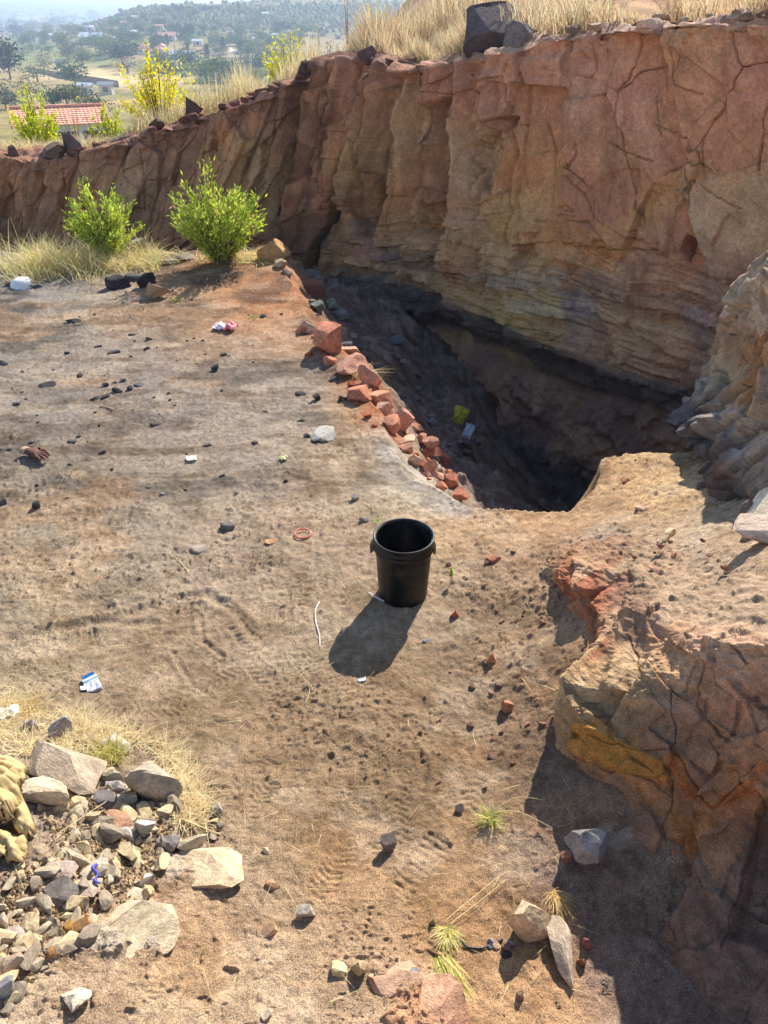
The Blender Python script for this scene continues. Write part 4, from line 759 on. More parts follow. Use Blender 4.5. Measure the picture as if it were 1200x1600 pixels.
FORE = [
 (824,1434,62,76,(206,178,142),'pale tan angular stone beside the long stone at the shadow edge',BIG,.1),
 (880,1477,42,80,(196,174,148),'long narrow pale stone lying at the edge of the shade below the dry tuft',dict(sub=3,dep=.21,rz=.35),0),
 (918,1322,58,80,(150,142,136),'blue-grey stone leaning at the foot of the ochre rock terrace',dict(sub=3,tilt=(.5,.2)),0),
 (884,1338,20,34,(150,104,86),'small brown stone in the shade, tucked left of the blue-grey stone',{},0),
 (607,1318,25,32,(122,110,100),'dark rounded stone alone on the trodden sand below the bucket',dict(sub=3),0),
 (479,1423,27,26,(196,182,162),'pale grey stone alone on the sand near the bottom middle',dict(sub=3),0),
 (118,1560,44,33,(226,206,176),'cream-white stone alone on the sand at the bottom left',dict(sub=3),0),
 (418,1584,19,16,(214,192,166),'small cream stone at the bottom edge, left of the flat slab',{},0),
 (917,1472,15,17,(150,100,90),'small red stone in the shade right of the long narrow stone',{},0),
 (908,1503,14,22,(142,92,80),'small red stone touching the lower end of the long narrow stone',{},0),
 (812,1556,12,20,(140,112,92),'small upright brown stone on the bright sand at the bottom right',{},0),
 (420,1445,34,40,(206,166,126),'flat pinkish stone sunk level with the sand at the bottom',dict(sink=.72),0),
 (530,1512,26,22,(222,202,150),'yellowish stone beside the tan stone at the edge of the bottom slab',{},0),
 (561,1514,26,32,(198,168,128),'tan stone beside the yellowish stone at the edge of the bottom slab',{},0),
 (676,1437,12,16,(170,148,112),'small greenish-tan stone above the long straw tuft',{},0),
 (425,1380,22,18,(190,146,110),'reddish tan stone on the sand right of the big pale slab',{},0),
 (416,1328,13,12,(214,196,160),'small cream pebble above the reddish tan stone',{},0),
 (718,1263,14,16,(170,150,132),'small grey stone up-left of the green-yellow grass tuft',{},0),
 (648,1518,16,14,(132,128,128),'dark grey pebble lying on the bottom slab',{},0),
 (245,1222,74,88,(176,160,138),'big grey boulder with a flat top over the rubble heap',dict(sub=3,planes=9,seed=3,sink=.12,rz=.3,tilt=(.25,-.1)),0),
 (108,1196,138,62,(190,168,142),'long flat grey-pink slab at the top of the rubble heap',dict(sub=3,seed=5,rz=-.45,sink=.05,tilt=(.1,.12),dep=.17),0),
 (72,1238,84,42,(204,182,152),'pale flat slab next to the khaki cloth',dict(sub=3,seed=6,rz=-.5,sink=.1,dep=.11),0),
 (180,1157,50,32,(196,182,162),'pale rounded stone in the dry grass above the rubble heap',dict(sub=3),0),
 (97,1140,32,42,(172,162,154),'grey upright stone in the straw at the left',dict(sub=3),0),
 (52,1132,24,26,(150,138,128),'dull grey stone in the straw left of the upright grey stone',{},0),
 (186,1281,54,24,(198,152,118),'flat reddish stone in the middle of the rubble heap',dict(dep=.06),0),
 (228,1290,32,34,(176,168,158),'light grey angular stone below the big grey boulder',{},0),
 (198,1298,30,24,(182,172,160),'grey stone between the flat reddish stone and the light grey angular stone',{},0),
 (264,1317,34,28,(140,130,122),'dark grey stone at the upper corner of the big pale slab',{},0),
 (165,1246,36,28,(120,112,108),'dark slate-grey stone left of the big grey boulder',{},0),
 (184,1226,34,28,(164,154,146),'grey stone close under the long flat slab',{},0),
 (153,1223,20,17,(214,196,158),'cream stone close under the long flat slab',{},0),
 (141,1239,23,18,(196,178,150),'tan stone below the cream stone of the heap',{},0),
 (125,1261,25,18,(208,186,152),'cream flat stone above the middle of the rubble heap',{},0),
 (342,1263,18,20,(176,164,150),'grey stone in the straw at the right rim of the heap',{},0),
 (154,1286,12,14,(222,206,180),'small whitish pebble left of the flat reddish stone',{},0),
 (134,1446,30,30,(172,128,84),'rust-brown lump beside the bare bedrock slab at the lower left',dict(sub=3),0),
 (111,1449,19,18,(204,152,84),'orange lump beside the rust-brown lump at the lower left',{},0),
 (82,1488,17,16,(186,138,92),'orange-brown lump at the bottom of the rubble heap',{},0),
 (96,1358,50,30,(188,164,146),'flat pinkish stone below the grey cloth',dict(dep=.08),0),
 (150,1357,38,26,(210,190,166),'flat cream stone above the blue ribbon',{},0),
 (136,1382,44,26,(190,166,144),'flat pinkish stone left of the blue ribbon',dict(dep=.07),0),
 (98,1392,50,36,(118,108,100),'dark wrinkled stone left of the blue ribbon',dict(sub=3),0),
 (215,1397,30,18,(216,198,164),'long cream stone below the white bottle cap',{},0),
 (236,1411,13,13,(222,204,162),'small cream pebble beside the long cream stone',{},0),
 (8,1438,20,24,(186,168,148),'grey-tan stone at the left edge halfway down the heap',{},0),
 (22,1458,32,18,(176,162,148),'flat grey stone at the left edge near the orange lumps',{},0),
 (22,1507,34,30,(182,158,134),'tan flat-faced stone at the lower left edge',{},0),
 (12,1545,28,34,(172,164,158),'blue-grey stone at the lower left edge of the heap',{},0),
 (312,856,26,13,(166,152,136),'flat tan stone on the dust left of the orange ring',{},0),
 (424,846,18,11,(196,152,112),'small orange-brown clod left of the orange ring',{},0),
 (505,677,38,24,(178,170,160),'long pale grey stone on the slope left of the red blocks',dict(dep=.2,rz=-.5),0),
 (568,811,14,13,(150,142,134),'round grey stone just behind the bucket on the left',{},0),
 (555,778,13,13,(140,132,126),'grey pebble by the ashy lip of the pit',{},0),
 (770,870,24,14,(168,112,92),'flat red stone right of the bucket',{},0),
 (710,958,16,18,(170,106,84),'red clod right of the foot of the bucket',{},0),
 (767,1027,17,24,(206,148,112),'pinkish stone on the dark sand left of the overhang',{},0),
 (792,1103,18,26,(184,128,98),'pinkish upright stone on the dark sand below the overhang',{},0),
 (1047,833,20,17,(224,192,156),'pale cream stone on the bench left of the big pale boulder',{},0),
 (1040,842,16,12,(176,150,122),'small tan stone touching the pale cream stone on the bench',{},0),
 (1000,793,18,12,(206,180,150),'pale stone on the sunlit bench',{},0),
 (975,750,14,11,(176,128,96),'small brown stone near the crest of the sunlit bench',{},0),
 (742,795,14,9,(200,172,140),'tan stone on the front lip of the pit',{},0),
 (1040,900,60,16,(172,128,108),'flat reddish flake of rock on the pinkish bench top',dict(dep=.14),0),
 (187,442,38,30,(70,64,64),'big black stone at the near edge of the dry grass',dict(sub=3),0),
 (210,433,30,16,(92,86,84),'flat dark grey stone behind the big black stone',{},0),
 (230,441,26,30,(62,54,52),'black upright stone left of the tan boulder by the grass',dict(sub=3),0),
 (247,455,40,36,(178,142,108),'tan wedge-shaped stone beside the black stones by the grass',dict(sub=3),0),
 (16,443,16,10,(104,90,82),'dark stone left of the white plastic dome',{},0),
 (58,446,18,10,(120,116,110),'grey stone right of the white plastic dome',{},0),
 (428,391,50,42,(190,146,98),'big tan boulder right of the larger green bush',dict(sub=3,planes=12,seed=2),0),
 (438,412,22,18,(186,160,128),'pale round stone in front of the big tan boulder',{},0),
 (492,399,48,56,(160,128,104),'tall brown slab leaning near the foot of the cliff',dict(sub=3,seed=7,tilt=(.3,.5)),0),
 (502,429,52,22,(170,146,124),'flat pale slab below the tall leaning slab',dict(sub=3,dep=.3),0),
 (492,450,44,34,(132,92,76),'rusty brown stone below the flat pale slab',dict(sub=3),0),
 (498,480,24,22,(122,128,116),'greenish grey stone in the shaded gully',{},0),
 (518,477,22,20,(138,140,122),'pale greenish stone right of the greenish grey stone in the gully',{},0),
 (530,490,26,18,(128,130,130),'bluish flat stone low in the shaded gully',{},0),
 (450,425,20,12,(150,130,112),'flat grey stone at the turn of the shaded edge',{},0),
 (612,528,44,16,(112,116,122),'long bluish slab on the dark slope below the cliff',dict(dep=.25),0),
 (290,402,26,14,(150,138,124),'grey stone left of the larger green bush',{},0),
 (268,408,22,12,(164,148,128),'pale stone between the dry grass and the larger bush',{},0)]
for (u, v, w, h, c, lab, kw, _) in FORE: rock_px(u, v, w, h, c, lab, **kw)
for (u, v, w, d_, h, c, rz, tl, sd_, lab) in [(318, 1350, .30, .20, .10, (206, 180, 144), -.1, (-.12, .05), 5, 'big pale slab half buried in sand right of the rubble heap'), (205, 1456, .28, .20, .08, (200, 178, 146), .2, (-.05, .06), 8, 'big pale bedrock slab at the lower left beside the orange lumps'),
    (690, 1575, .17, .17, .10, (212, 160, 126), -.5, (.1, -.1), 1, 'pinkish flat slab at the bottom edge beside the trailing grass'), (632, 1524, .22, .13, .06, (196, 158, 128), .1, (0, .05), 4, 'flat brownish slab with a dark grey stone on it at the bottom')]:
    rock_at(at1(u, v), w, d_, h, c, lab, name='slab', cat='slab', seed=sd_, sub=3, planes=9, rz=rz, tilt=tl, sink=.66)
# stones behind the bushes at the foot of the left wall
for q in range(34):
    u, v = R.uniform(20, 290), R.uniform(360, 398); p = at1(u, v); s = R.uniform(.12, .32)
    rock_at(p, s, s*.8, s*.65, R.choice([(132, 118, 104), (150, 134, 116), (112, 102, 94)]), size_word(s, .18, .26) + ' grey rubble stone ' + near_to(u, 380, [(60,380,'behind the dry grass at the left edge'),(168,380,'behind the smaller green bush'),(255,380,'between the two green bushes')]), group='rubble stones along the foot of the low left wall')
for q in range(30):
    u, v = R.uniform(415, 520), R.uniform(345, 400); p = P(u, v, y=R.uniform(10.6, 11.4)); p = np.array([p[0], p[1], gz(p[0], p[1])]); s = R.uniform(.10, .30)
    rock_at(p, s, s*.8, s*.6, R.choice([(140, 122, 104), (122, 118, 112), (150, 118, 92)]), size_word(s, .16, .24) + ' rubble stone ' + near_to(u, 370, [(430,370,'behind the big tan boulder'),(470,370,'at the foot of the recess in the cliff'),(510,370,'above the tall leaning slab')]), group='rubble stones below the cliff behind the tan boulder')
# brick-red blocks along the edge of the pit
RED = [(511,536,44,48,'largest brick-red block with a flat top at the head of the row'),(484,511,22,24,'small red block just above the largest red block'),(473,514,20,16,'low red slab left of the largest red block'),(548,547,28,17,'thin dark-red block right of the largest red block'),(517,563,20,17,'pale red chip below the largest red block'),
 (550,571,44,32,'broad red block third along the pit edge'),(578,584,30,40,'upright red block with the dry grass sprig'),(560,615,36,32,'orange-red block on the sand side below the grass sprig'),(593,621,32,40,'long red block lying along the pit edge'),(598,640,20,24,'small red block under the long red block'),
 (613,664,26,30,'bright orange-red block facing the sun at the pit edge'),(626,658,32,42,'dark red block beside the bright orange-red one'),(630,686,34,16,'flat red block below the dark red one'),(635,702,20,23,'orange block half in the sun at the shadow line'),
 (651,717,24,27,''),(657,685,20,16,''),(673,693,20,20,''),(673,727,20,20,''),(678,706,22,14,''),(693,720,20,26,''),(683,742,20,17,''),(690,760,16,16,'pale red chip low in the row'),(705,752,24,24,''),(717,773,27,20,'last red block down the row before the dark hole'),(652,668,17,17,''),(664,708,16,14,''),(699,738,14,12,''),(666,740,14,12,'')]
for (u, v, w, h, lab) in RED:
    rock_px(u, v, w*1.12, h*1.12, R.choice([(214, 172, 140), (210, 146, 114), (198, 130, 100), (184, 118, 92), (204, 150, 124)]), lab or (size_word(w, 18, 21) + ' dull red block ' + near_to(u, v, [(650,680,'right of the flat red block'),(655,717,'below the half-sunlit orange block'),(690,720,'in the middle of the shaded lower row'),(690,750,'beside the pale red chip low in the row')])), name='red_block', cat='rock', group='brick-red blocks along the pit edge', sub=3 if w > 25 else 2, planes=7, sink=R.uniform(.1, .32), tilt=(R.uniform(-.3, .3), R.uniform(-.3, .3)))
for q in range(26):
    t = R.random(); u, v = np.interp(t, [0, .3, .7, 1], [455, 520, 600, 690]), np.interp(t, [0, .3, .7, 1], [485, 560, 655, 745]); p = at1(u + R.uniform(-26, 12), v + R.uniform(-8, 14)); s = R.uniform(.03, .08)
    rock_at(p, s, s*.8, s*.6, R.choice([(190, 110, 76), (172, 96, 68)]), 'small red chip ' + near_to(u, v, [(470,500,'above the largest red block'),(520,560,'left of the broad red block'),(575,615,'left of the long red block'),(620,670,'by the bright orange-red block'),(690,745,'at the lower end of the red row')]), name='red_chip', cat='stone', group='small red chips along the pit edge')
# pale boulder in two pieces on the bench
p = at1(1180, 818); rock_at(p + np.array([.05, 0, 0]), .46, .34, .22, (214, 196, 172), 'big pale boulder at the foot of the banded outcrop', name='boulder', cat='boulder', seed=2, sub=3, rz=.35, tilt=(-.1, -.25), sink=.15, planes=12)
p = at1(1196, 842); rock_at(p + np.array([.05, 0, 0]), .42, .20, .15, (196, 172, 150), 'flat cracked slab lying in front of the big pale boulder', name='boulder', cat='boulder', seed=9, sub=3, rz=.2, sink=.2, planes=12)
# the heap of broken rubble at the lower left
HEAP = [(60,1212),(170,1205),(285,1262),(352,1285),(330,1312),(262,1325),(240,1400),(150,1430),(130,1470),(60,1520),(10,1590),(-40,1590),(-40,1370),(90,1340),(60,1260)]
nst = 0
HLAB = {0: 'grey broken stone in the rubble heap', 1: 'tan broken stone in the rubble heap', 2: 'dark broken stone in the rubble heap'}
while nst < 200:
    u, v = R.uniform(-40, 352), R.uniform(1200, 1590)
    if not inside(np.array([u]), np.array([v]), HEAP)[0]: continue
    k = R.choice([0, 0, 1, 1, 2]); c = [(186, 168, 140), (204, 180, 140), (150, 134, 114)][k]; s = R.choice([.022, .028, .034, .042, .052, .066]); p = at1(u, v)
    sh_ = R.uniform(.9, 1.7); rock_at(p, s*sh_, s*R.uniform(.7, 1.1), s*R.uniform(.5, .9), c, size_word(s, .035, .055) + ' ' + ('grey', 'tan', 'dark')[k] + (' elongated' if sh_ > 1.35 else '') + ' broken stone ' + near_to(u, v, MK_HEAP), group='broken stones of the rubble heap, ' + ('grey', 'tan', 'dark')[k], sink=R.uniform(.05, .5), tilt=(R.uniform(-.4, .4), R.uniform(-.4, .4)), rz=R.uniform(0, 6), sub=2, planes=8); nst += 1
# coal lumps on the upper platform
COALS = [(148,620,17,9),(166,619,14,8),(184,609,17,14),(165,601,11,9),(180,597,9,7),(203,607,10,9),(192,594,10,8),(75,600,24,10),(218,601,16,7),(356,820,22,16),(6,567,14,12),(57,790,14,15),(4,783,14,16),(27,630,12,8),(113,689,13,7),(125,586,9,8),(178,550,18,7),(230,543,12,8),(153,541,12,6),(336,575,12,14),(243,661,16,9),(398,691,11,8),(325,694,12,7),(347,743,9,7),(115,500,22,10),(207,522,13,6),(233,529,10,7),(317,531,8,6),(412,493,11,8),(350,553,10,6),(48,690,10,8),(110,725,9,7),(290,765,7,5),(233,760,9,5),(105,551,9,6),(160,706,10,7),(415,642,9,7),(480,680,12,10),(470,655,14,8),(495,622,14,14),(470,614,18,9),(535,622,14,13),(523,590,14,12)]
for i, (u, v, w, h) in enumerate(COALS):
    lab = {9: 'largest black coal lump, alone on the dust left of the orange ring', 7: 'flat black stone with a tan chip behind it, left of the coal cluster', 10: 'black lump at the left edge of the platform', 11: 'black lump below the glove', 12: 'black lump at the left edge below the glove', 24: 'dark grey lump beside the tan stone near the grass'}.get(i, 'small black coal lump in the cluster on the upper platform' if i < 9 else 'small black coal lump ' + near_to(u, v, MK_COAL))
    rock_px(u, v, w, h, R.choice([(66, 62, 62), (84, 78, 76), (104, 98, 94)]), lab, name='coal_lump', cat='coal', sink=R.uniform(.15, .45), group='black coal lumps scattered on the platform')
for q in range(52):
    u, v = R.gauss(200, 120), R.uniform(490, 780); p = at1(u, v)
    if poly_sd(np.array([p[0]]), np.array([p[1]]), PIT)[0] > -.3: continue
    s = R.uniform(.010, .028); rock_at(p, s*1.3, s, s*.7, *R.choice([((60, 56, 56), 'tiny black chip '), ((92, 88, 86), 'tiny dark grey chip '), ((140, 130, 122), 'tiny light grey chip ')]), extra=near_to(u, v, MK_COAL), name='coal_chip', cat='coal', group='tiny dark chips on the platform')
# reddish clods between the bucket and the overhang, and on the bench
for q in range(60):
    if 26 < q < 40: continue
    if q < 40: u, v = R.gauss(785, 50), R.uniform(850, 1240)
    else: u, v = R.uniform(950, 1180), R.uniform(850, 960)
    p = at1(min(u, 850) if v > 900 and q < 40 else u, v); s = R.uniform(.012, .03)
    if q >= 40: p[2] += .04
    rock_at(p, s*1.2, s, s*.8, R.choice([(160, 112, 90), (142, 100, 80), (176, 138, 112), (120, 92, 78)]), ('small reddish clod ' if q < 40 else 'small reddish flake ') + near_to(u, v, MK_SAND), name='clod', cat='clod', group='reddish clods beside the overhang' if q < 40 else 'reddish flakes on the bench')
# stones on the dark slope in the pit
for q in range(46):
    u = R.uniform(480, 760); v = np.interp(u, [480, 600, 760], [470, 560, 720]) + R.uniform(-25, 35); p = at1(u, v); s = R.uniform(.03, .10)
    rock_at(p, s*1.3, s, s*.6, R.choice([(120, 116, 118), (96, 92, 94), (140, 130, 122)]), size_word(s, .055, .08) + ' grey stone ' + near_to(u, v, MK_PIT), group='grey stones on the shaded pit slope')
# rim stones and blocks
def rim_pt(u, off=.25):
    a = loft(cols_, np.interp([u], CU_, np.arange(len(CU_))), np.array([1.0]))[0, 0]; b = loft(cols_, np.interp([u], CU_, np.arange(len(CU_))), np.array([0.0]))[0, 0]
    return a + (b - a)*off
for (u, off, w, h, c, lab) in [(106, .3, .42, .34, (112, 90, 76), 'dark brown square block perched on the low left rim'), (80, .15, .40, .26, (124, 102, 84), 'lower brown block left of the square block on the rim'), (293, .3, .34, .36, (96, 74, 68), 'dark rounded boulder on the rim right of the yellow bush'), (238, .2, .24, .18, (104, 78, 68), 'small dark rock on the rim below the yellow bush'),
    (472, .25, .26, .24, (92, 70, 64), 'dark square block standing on the rim at the start of the high cliff'), (492, .15, .28, .18, (110, 82, 74), 'reddish block leaning on the dark square block at the rim'), (570, .2, .30, .22, (112, 82, 72), 'dark clod of rock on the grassy rim'), (772, .5, .72, .56, (96, 84, 86), 'big dark boulder in the grass on top of the cliff'), (812, .3, .40, .28, (124, 112, 110), 'grey boulder right of the big dark boulder on the cliff top'), (742, .3, .3, .2, (110, 96, 92), 'small grey rock in front of the big dark boulder'), (8, .3, .22, .2, (110, 90, 78), 'small brown rock at the left end of the rim')]:
    rock_at(rim_pt(u, off), w, w*.8, h, c, lab, name='boulder', cat='boulder', sub=3, planes=11, sink=.15)
for q in range(18):
    u = R.uniform(800, 1240); s = R.uniform(.05, .15); rock_at(rim_pt(u, R.uniform(.05, .6)), s*1.3, s, s*.6, R.choice([(168, 138, 116), (146, 112, 92), (182, 154, 130)]), size_word(s, .1, .15) + ' pale loose stone on the cliff rim ' + near_to(u, 50, [(800,50,'beside the big dark boulder'),(900,50,'above the smooth joint face'),(1000,50,'above the long vertical crack'),(1100,50,'above the pale wedge of rock'),(1200,50,'at the right end')]), name='rim_stone', cat='stone', group='pale loose stones along the right cliff rim')
for q in range(46):
    u = R.uniform(120, 690); s = R.uniform(.06, .17); rock_at(rim_pt(u, R.uniform(-.05, .35)), s*1.3, s, s*.7, R.choice([(118, 76, 64), (104, 70, 62), (132, 92, 76)]), size_word(s, .09, .13) + ' reddish loose stone on the rim ' + near_to(u, 50, [(140,50,'right of the square block'),(240,50,'below the bright yellow bush'),(330,50,'below the brown shrubs'),(420,50,'below the tall thin yellow bush'),(490,50,'by the dark standing block'),(600,50,'below the tall dry grass')]), name='rim_stone', cat='stone', group='reddish loose stones along the left cliff rim')
# gravel: pebbles too many to count, real geometry in one object
def gravel(name, pts, sizes, cols, mat, desc):
    n = len(pts); base = np.array([[1,0,0],[-1,0,0],[0,1,0],[0,-1,0],[0,0,1],[0,0,-1]], float); tri = np.array([[0,2,4],[2,1,4],[1,3,4],[3,0,4],[2,0,5],[1,2,5],[3,1,5],[0,3,5]])
    jit = rng.uniform(.6, 1.3, (n, 6, 1))*base[None]; jit += rng.normal(0, .15, (n, 6, 3)); a = rng.uniform(0, 6.28, n); ca, sa = np.cos(a), np.sin(a)
    V = jit*np.stack([sizes*rng.uniform(.8, 1.5, n), sizes*rng.uniform(.6, 1.1, n), sizes*rng.uniform(.4, .8, n)], 1)[:, None, :]
    x = V[..., 0]*ca[:, None] - V[..., 1]*sa[:, None]; y = V[..., 0]*sa[:, None] + V[..., 1]*ca[:, None]
    V = np.stack([x, y, V[..., 2]], -1) + pts[:, None, :]
    Ft = (tri[None] + (np.arange(n)*6)[:, None, None]).reshape(-1, 3)
    me = mesh_np(name, V.reshape(-1, 3), Ft=Ft, cols=np.repeat(cols, 6, 0), smooth=False)
    o = link(name, me, mat); return tag(o, desc, kind='stuff')
from_ = GZ
def ground_pts(n, dens):
    """random points on the built ground surface, density from a per-vertex weight"""
    w = dens.ravel(); w = w/w.sum(); idx = rng.choice(len(w), n, p=w)
    r_, c_ = np.unravel_index(idx, GZ.shape); return np.stack([GX[r_, c_] + rng.uniform(-.004, .004, n), GY[r_, c_] + rng.uniform(-.004, .004, n), GZ[r_, c_]], 1), r_, c_
vis = (GU > -60) & (GU < 1260) & (GV > 380) & (GV < 1700)
patch = np.clip(.35 + fbm(GX*3, GY*3, 3, 701), .02, 1.4)
dens = vis*patch*(1 + 2.2*rz_ + 2.5*gl + 2.0*insd*(GX > -1.2))
pts, r_, c_ = ground_pts(42000, dens)
sz = rng.uniform(.0011, .0034, 42000)*np.clip(pts[:, 1]/3.2, .8, 2.4)*np.where(rng.random(42000) < .06, 2.2, 1)
gc = GC[r_, c_]*rng.choice([.45, .7, .95, 1.15, 1.4], 42000, p=[.22, .26, .26, .18, .08])[:, None]
dkp = (rng.random(42000) < .16*(pts[:, 1] > 3.4))[:, None]; gc = np.where(dkp, lin((62, 58, 58)), gc)
gravel('gravel', pts, sz, np.clip(gc, .01, .75), M_GROUND, 'fine gravel and grit over the quarry floor')
hp, r_, c_ = ground_pts(3400, vis*sstep(-10, 25, poly_sd(GU, GV, HEAP)))
gravel('rubble_grit', hp + np.array([0, 0, .002]), rng.uniform(.003, .011, 3400), np.clip(lin((180, 152, 116))*rng.choice([.35, .6, .9, 1.2], 3400)[:, None], 0, .8), M_GROUND, 'small broken grit filling the rubble heap')

# ------------------------------------------------------------------ vegetation
def blades(base, h, lean, width, col, seg=3, curl=.6, droop=0.0):
    width = np.asarray(width)*1.35
    """curved tapering grass blades: base (n,3), h (n,), lean (n,2) sideways reach, returns V, F, C"""
    n = len(base); t = np.linspace(0, 1, seg + 1); ang = np.arctan2(lean[:, 1], lean[:, 0]) + math.pi/2 + rng.uniform(-.6, .6, n)
    sx, sy = np.cos(ang), np.sin(ang); V = []
    for k, tt in enumerate(t):
        c = base + np.stack([lean[:, 0]*tt**(1 + curl), lean[:, 1]*tt**(1 + curl), h*(tt - droop*tt**3)], 1)
        w = width*(1 - tt*.85)
        V.append(np.stack([c - np.stack([sx*w, sy*w, 0*w], 1), c + np.stack([sx*w, sy*w, 0*w], 1)], 1))
    V = np.stack(V, 1).reshape(n, -1, 3); per = 2*(seg + 1)
    q = np.array([[2*k, 2*k + 1, 2*k + 3, 2*k + 2] for k in range(seg)])
    F = (q[None] + (np.arange(n)*per)[:, None, None]).reshape(-1, 4)
    return V.reshape(-1, 3), F, np.repeat(col, per, 0)
def vary(c, n, amt=.2, other=None, p=.3):
    a = np.tile(lin(c), (n, 1)) if not isinstance(c, np.ndarray) else c
    if other is not None: a = np.where((rng.random(n) < p)[:, None], lin(other), a)
    return a*(1 + rng.uniform(-amt, amt, n))[:, None]
def grass_obj(name, base, h, lean, width, col, label=None, cat=None, group=None, kind=None, seg=3, curl=.6, droop=0.0):
    V, F, C = blades(base, h, lean, width, col, seg, curl, droop)
    o = link(name, mesh_np(name, V, F, cols=np.clip(C, 0, .85)), M_GRASS); return tag(o, label, cat, group, kind)
def dirs(n, amp): a = rng.uniform(0, 6.28, n); r = amp*np.sqrt(rng.random(n)); return np.stack([np.cos(a)*r, np.sin(a)*r], 1)
# tall dry grass along the top of the cliff and the hillside behind it
nb = 24000
tt = rng.uniform(0, 1, nb); us = 420 + 880*tt; us = np.where(rng.random(nb) < .42, rng.uniform(500, 745, nb), us); dist = rng.gamma(1.3, 1.3, nb) - .22
rp = loft(cols_, np.interp(us, CU_, np.arange(len(CU_))), np.array([.3]))[:, 0]
bx_ = rp[:, 0] + (us - 600)/1200*.84*dist; by_ = rp[:, 1] + dist
def vz(x, y, rb_z, d): b = sstep(0, 5.0, d); return rb_z*(1 - b) + terrain0(x, y)*b
bz_ = vz(bx_, by_, rp[:, 2], dist) - .02
tall = np.clip(.55 + .6*fbm(us*.012, dist*.6, 3, 711), .15, 1.2)*np.interp(us, [420, 500, 560, 740, 800, 1250], [.5, .6, 1.0, 1.0, .55, .5])
gc = vary((228, 208, 166), nb, .36, (206, 176, 140), .4); gc = np.where((rng.random(nb) < .16)[:, None], lin((150, 118, 92)), gc)
grass_obj('dry_grass', np.stack([bx_, by_, bz_], 1), tall*rng.uniform(.25, .95, nb), dirs(nb, .5)*tall[:, None] + np.array([-.05, 0]), rng.uniform(.003, .007, nb), gc, 'tall dry pinkish grass on top of the cliff', kind='stuff', seg=3)
# dry grass behind the low left rim
nb = 5200
us = rng.uniform(-60, 480, nb); dist = rng.gamma(1.6, .8, nb); rp = loft(cols_, np.interp(us, CU_, np.arange(len(CU_))), np.array([.2]))[:, 0]
bx_ = rp[:, 0] + (us - 600)/1200*.84*dist; by_ = rp[:, 1] + dist; bz_ = vz(bx_, by_, rp[:, 2], dist) - .02
hh = rng.uniform(.2, .55, nb)*np.clip(.7 + .7*fbm(us*.02, dist*.5, 3, 721), .3, 1.3)*np.interp(us, [-60, 130, 200, 280, 330, 480], [.36, .40, .55, .75, 1.0, 1.1])
grass_obj('dry_grass', np.stack([bx_, by_, bz_], 1), hh, dirs(nb, .2), rng.uniform(.004, .008, nb), vary((222, 202, 164), nb, .28, (190, 182, 112), .3), 'dry straw grass behind the low left rim', kind='stuff')
# dry grass at the far edge of the platform, round the bushes
nb = 5200; uu_ = np.concatenate([rng.uniform(-40, 250, 4200), rng.uniform(250, 420, 1000)]); vv_ = np.where(uu_ < 250, rng.uniform(398, 446, nb) - np.clip(uu_ - 170, 0, 80)*.22, rng.uniform(396, 412, nb))
vv_ = np.minimum(vv_, 452 - 14*np.clip(fbm(uu_*.03, uu_*0, 2, 731), -.5, 1))
g3 = at(uu_, vv_); keep = rng.random(nb) < np.clip(.45 + fbm(g3[:, 0]*1.8, g3[:, 1]*1.8, 3, 735), .06, 1); g3 = g3[keep]; nb = len(g3)
hh = rng.uniform(.12, .40, nb)*np.clip(.75 + .6*fbm(g3[:, 0]*1.4, g3[:, 1]*1.4, 2, 737), .35, 1.3)*np.where(uu_[keep] < 250, 1, .35)
grass_obj('dry_grass', g3, hh*.85, dirs(nb, .36), rng.uniform(.0025, .005, nb), vary((238, 214, 158), nb, .22, (190, 190, 96), .2), 'dry straw-coloured grass at the far edge of the platform', kind='stuff')
# straw litter on the lower left and loose straws over the sand
nb = 4200
ring = [(-30,1065),(60,1080),(130,1120),(200,1140),(270,1165),(320,1230),(335,1290),(280,1290),(255,1240),(230,1170),(150,1160),(80,1190),(-30,1170)]
uu_, vv_ = rng.uniform(-40, 345, nb*4), rng.uniform(1060, 1320, nb*4); k_ = inside(uu_, vv_, ring) & (rng.random(nb*4) < np.clip(.5 + fbm(uu_*.025, vv_*.025, 3, 741), .05, 1)); g3 = at(uu_[k_], vv_[k_])[:nb]; nb = len(g3)
grass_obj('straw', g3 + np.array([0, 0, .006]), rng.uniform(.003, .035, nb), dirs(nb, .12), rng.uniform(.0011, .002, nb), vary((234, 214, 168), nb, .2, (206, 180, 134), .3), 'flattened dry straw around the rubble heap', kind='stuff')
uu_, vv_ = rng.uniform(20, 900, 330), rng.uniform(480, 1590, 330); g3 = at(uu_, vv_); k_ = ~inside(g3[:, 0], g3[:, 1], PIT); g3 = g3[k_]; nb = len(g3)
grass_obj('straw', g3 + np.array([0, 0, .012]), rng.uniform(-.004, .012, nb), dirs(nb, .12), rng.uniform(.0007, .0013, nb), vary((226, 204, 150), nb, .2, (190, 150, 100), .3), 'loose single straws on the dusty ground', kind='stuff')
def tuft(u, v, n, h, spread, w, c, c2, label, bias=(0, 0), rad=.02, droop=.3, name='grass_tuft'):
    p = at1(u, v); b = np.tile(p, (n, 1)) + np.concatenate([dirs(n, rad), np.zeros((n, 1))], 1) - np.array([0, 0, .004])
    o = grass_obj(name, b - p, rng.uniform(.4, 1.0, n)*h, dirs(n, spread) + np.array(bias), np.full(n, w)*rng.uniform(.7, 1.2, n), vary(c, n, .2, c2, .35), label, 'grass', droop=droop); o.location = p; return o
tuft(764, 1284, 150, .075, .075, .0014, (214, 204, 128), (160, 170, 78), 'small yellow-green grass tuft on the sand left of the shade')
tuft(866, 1400, 170, .06, .055, .0014, (226, 198, 140), (200, 168, 110), 'dry straw tuft above the long narrow stone', (.01, -.05))
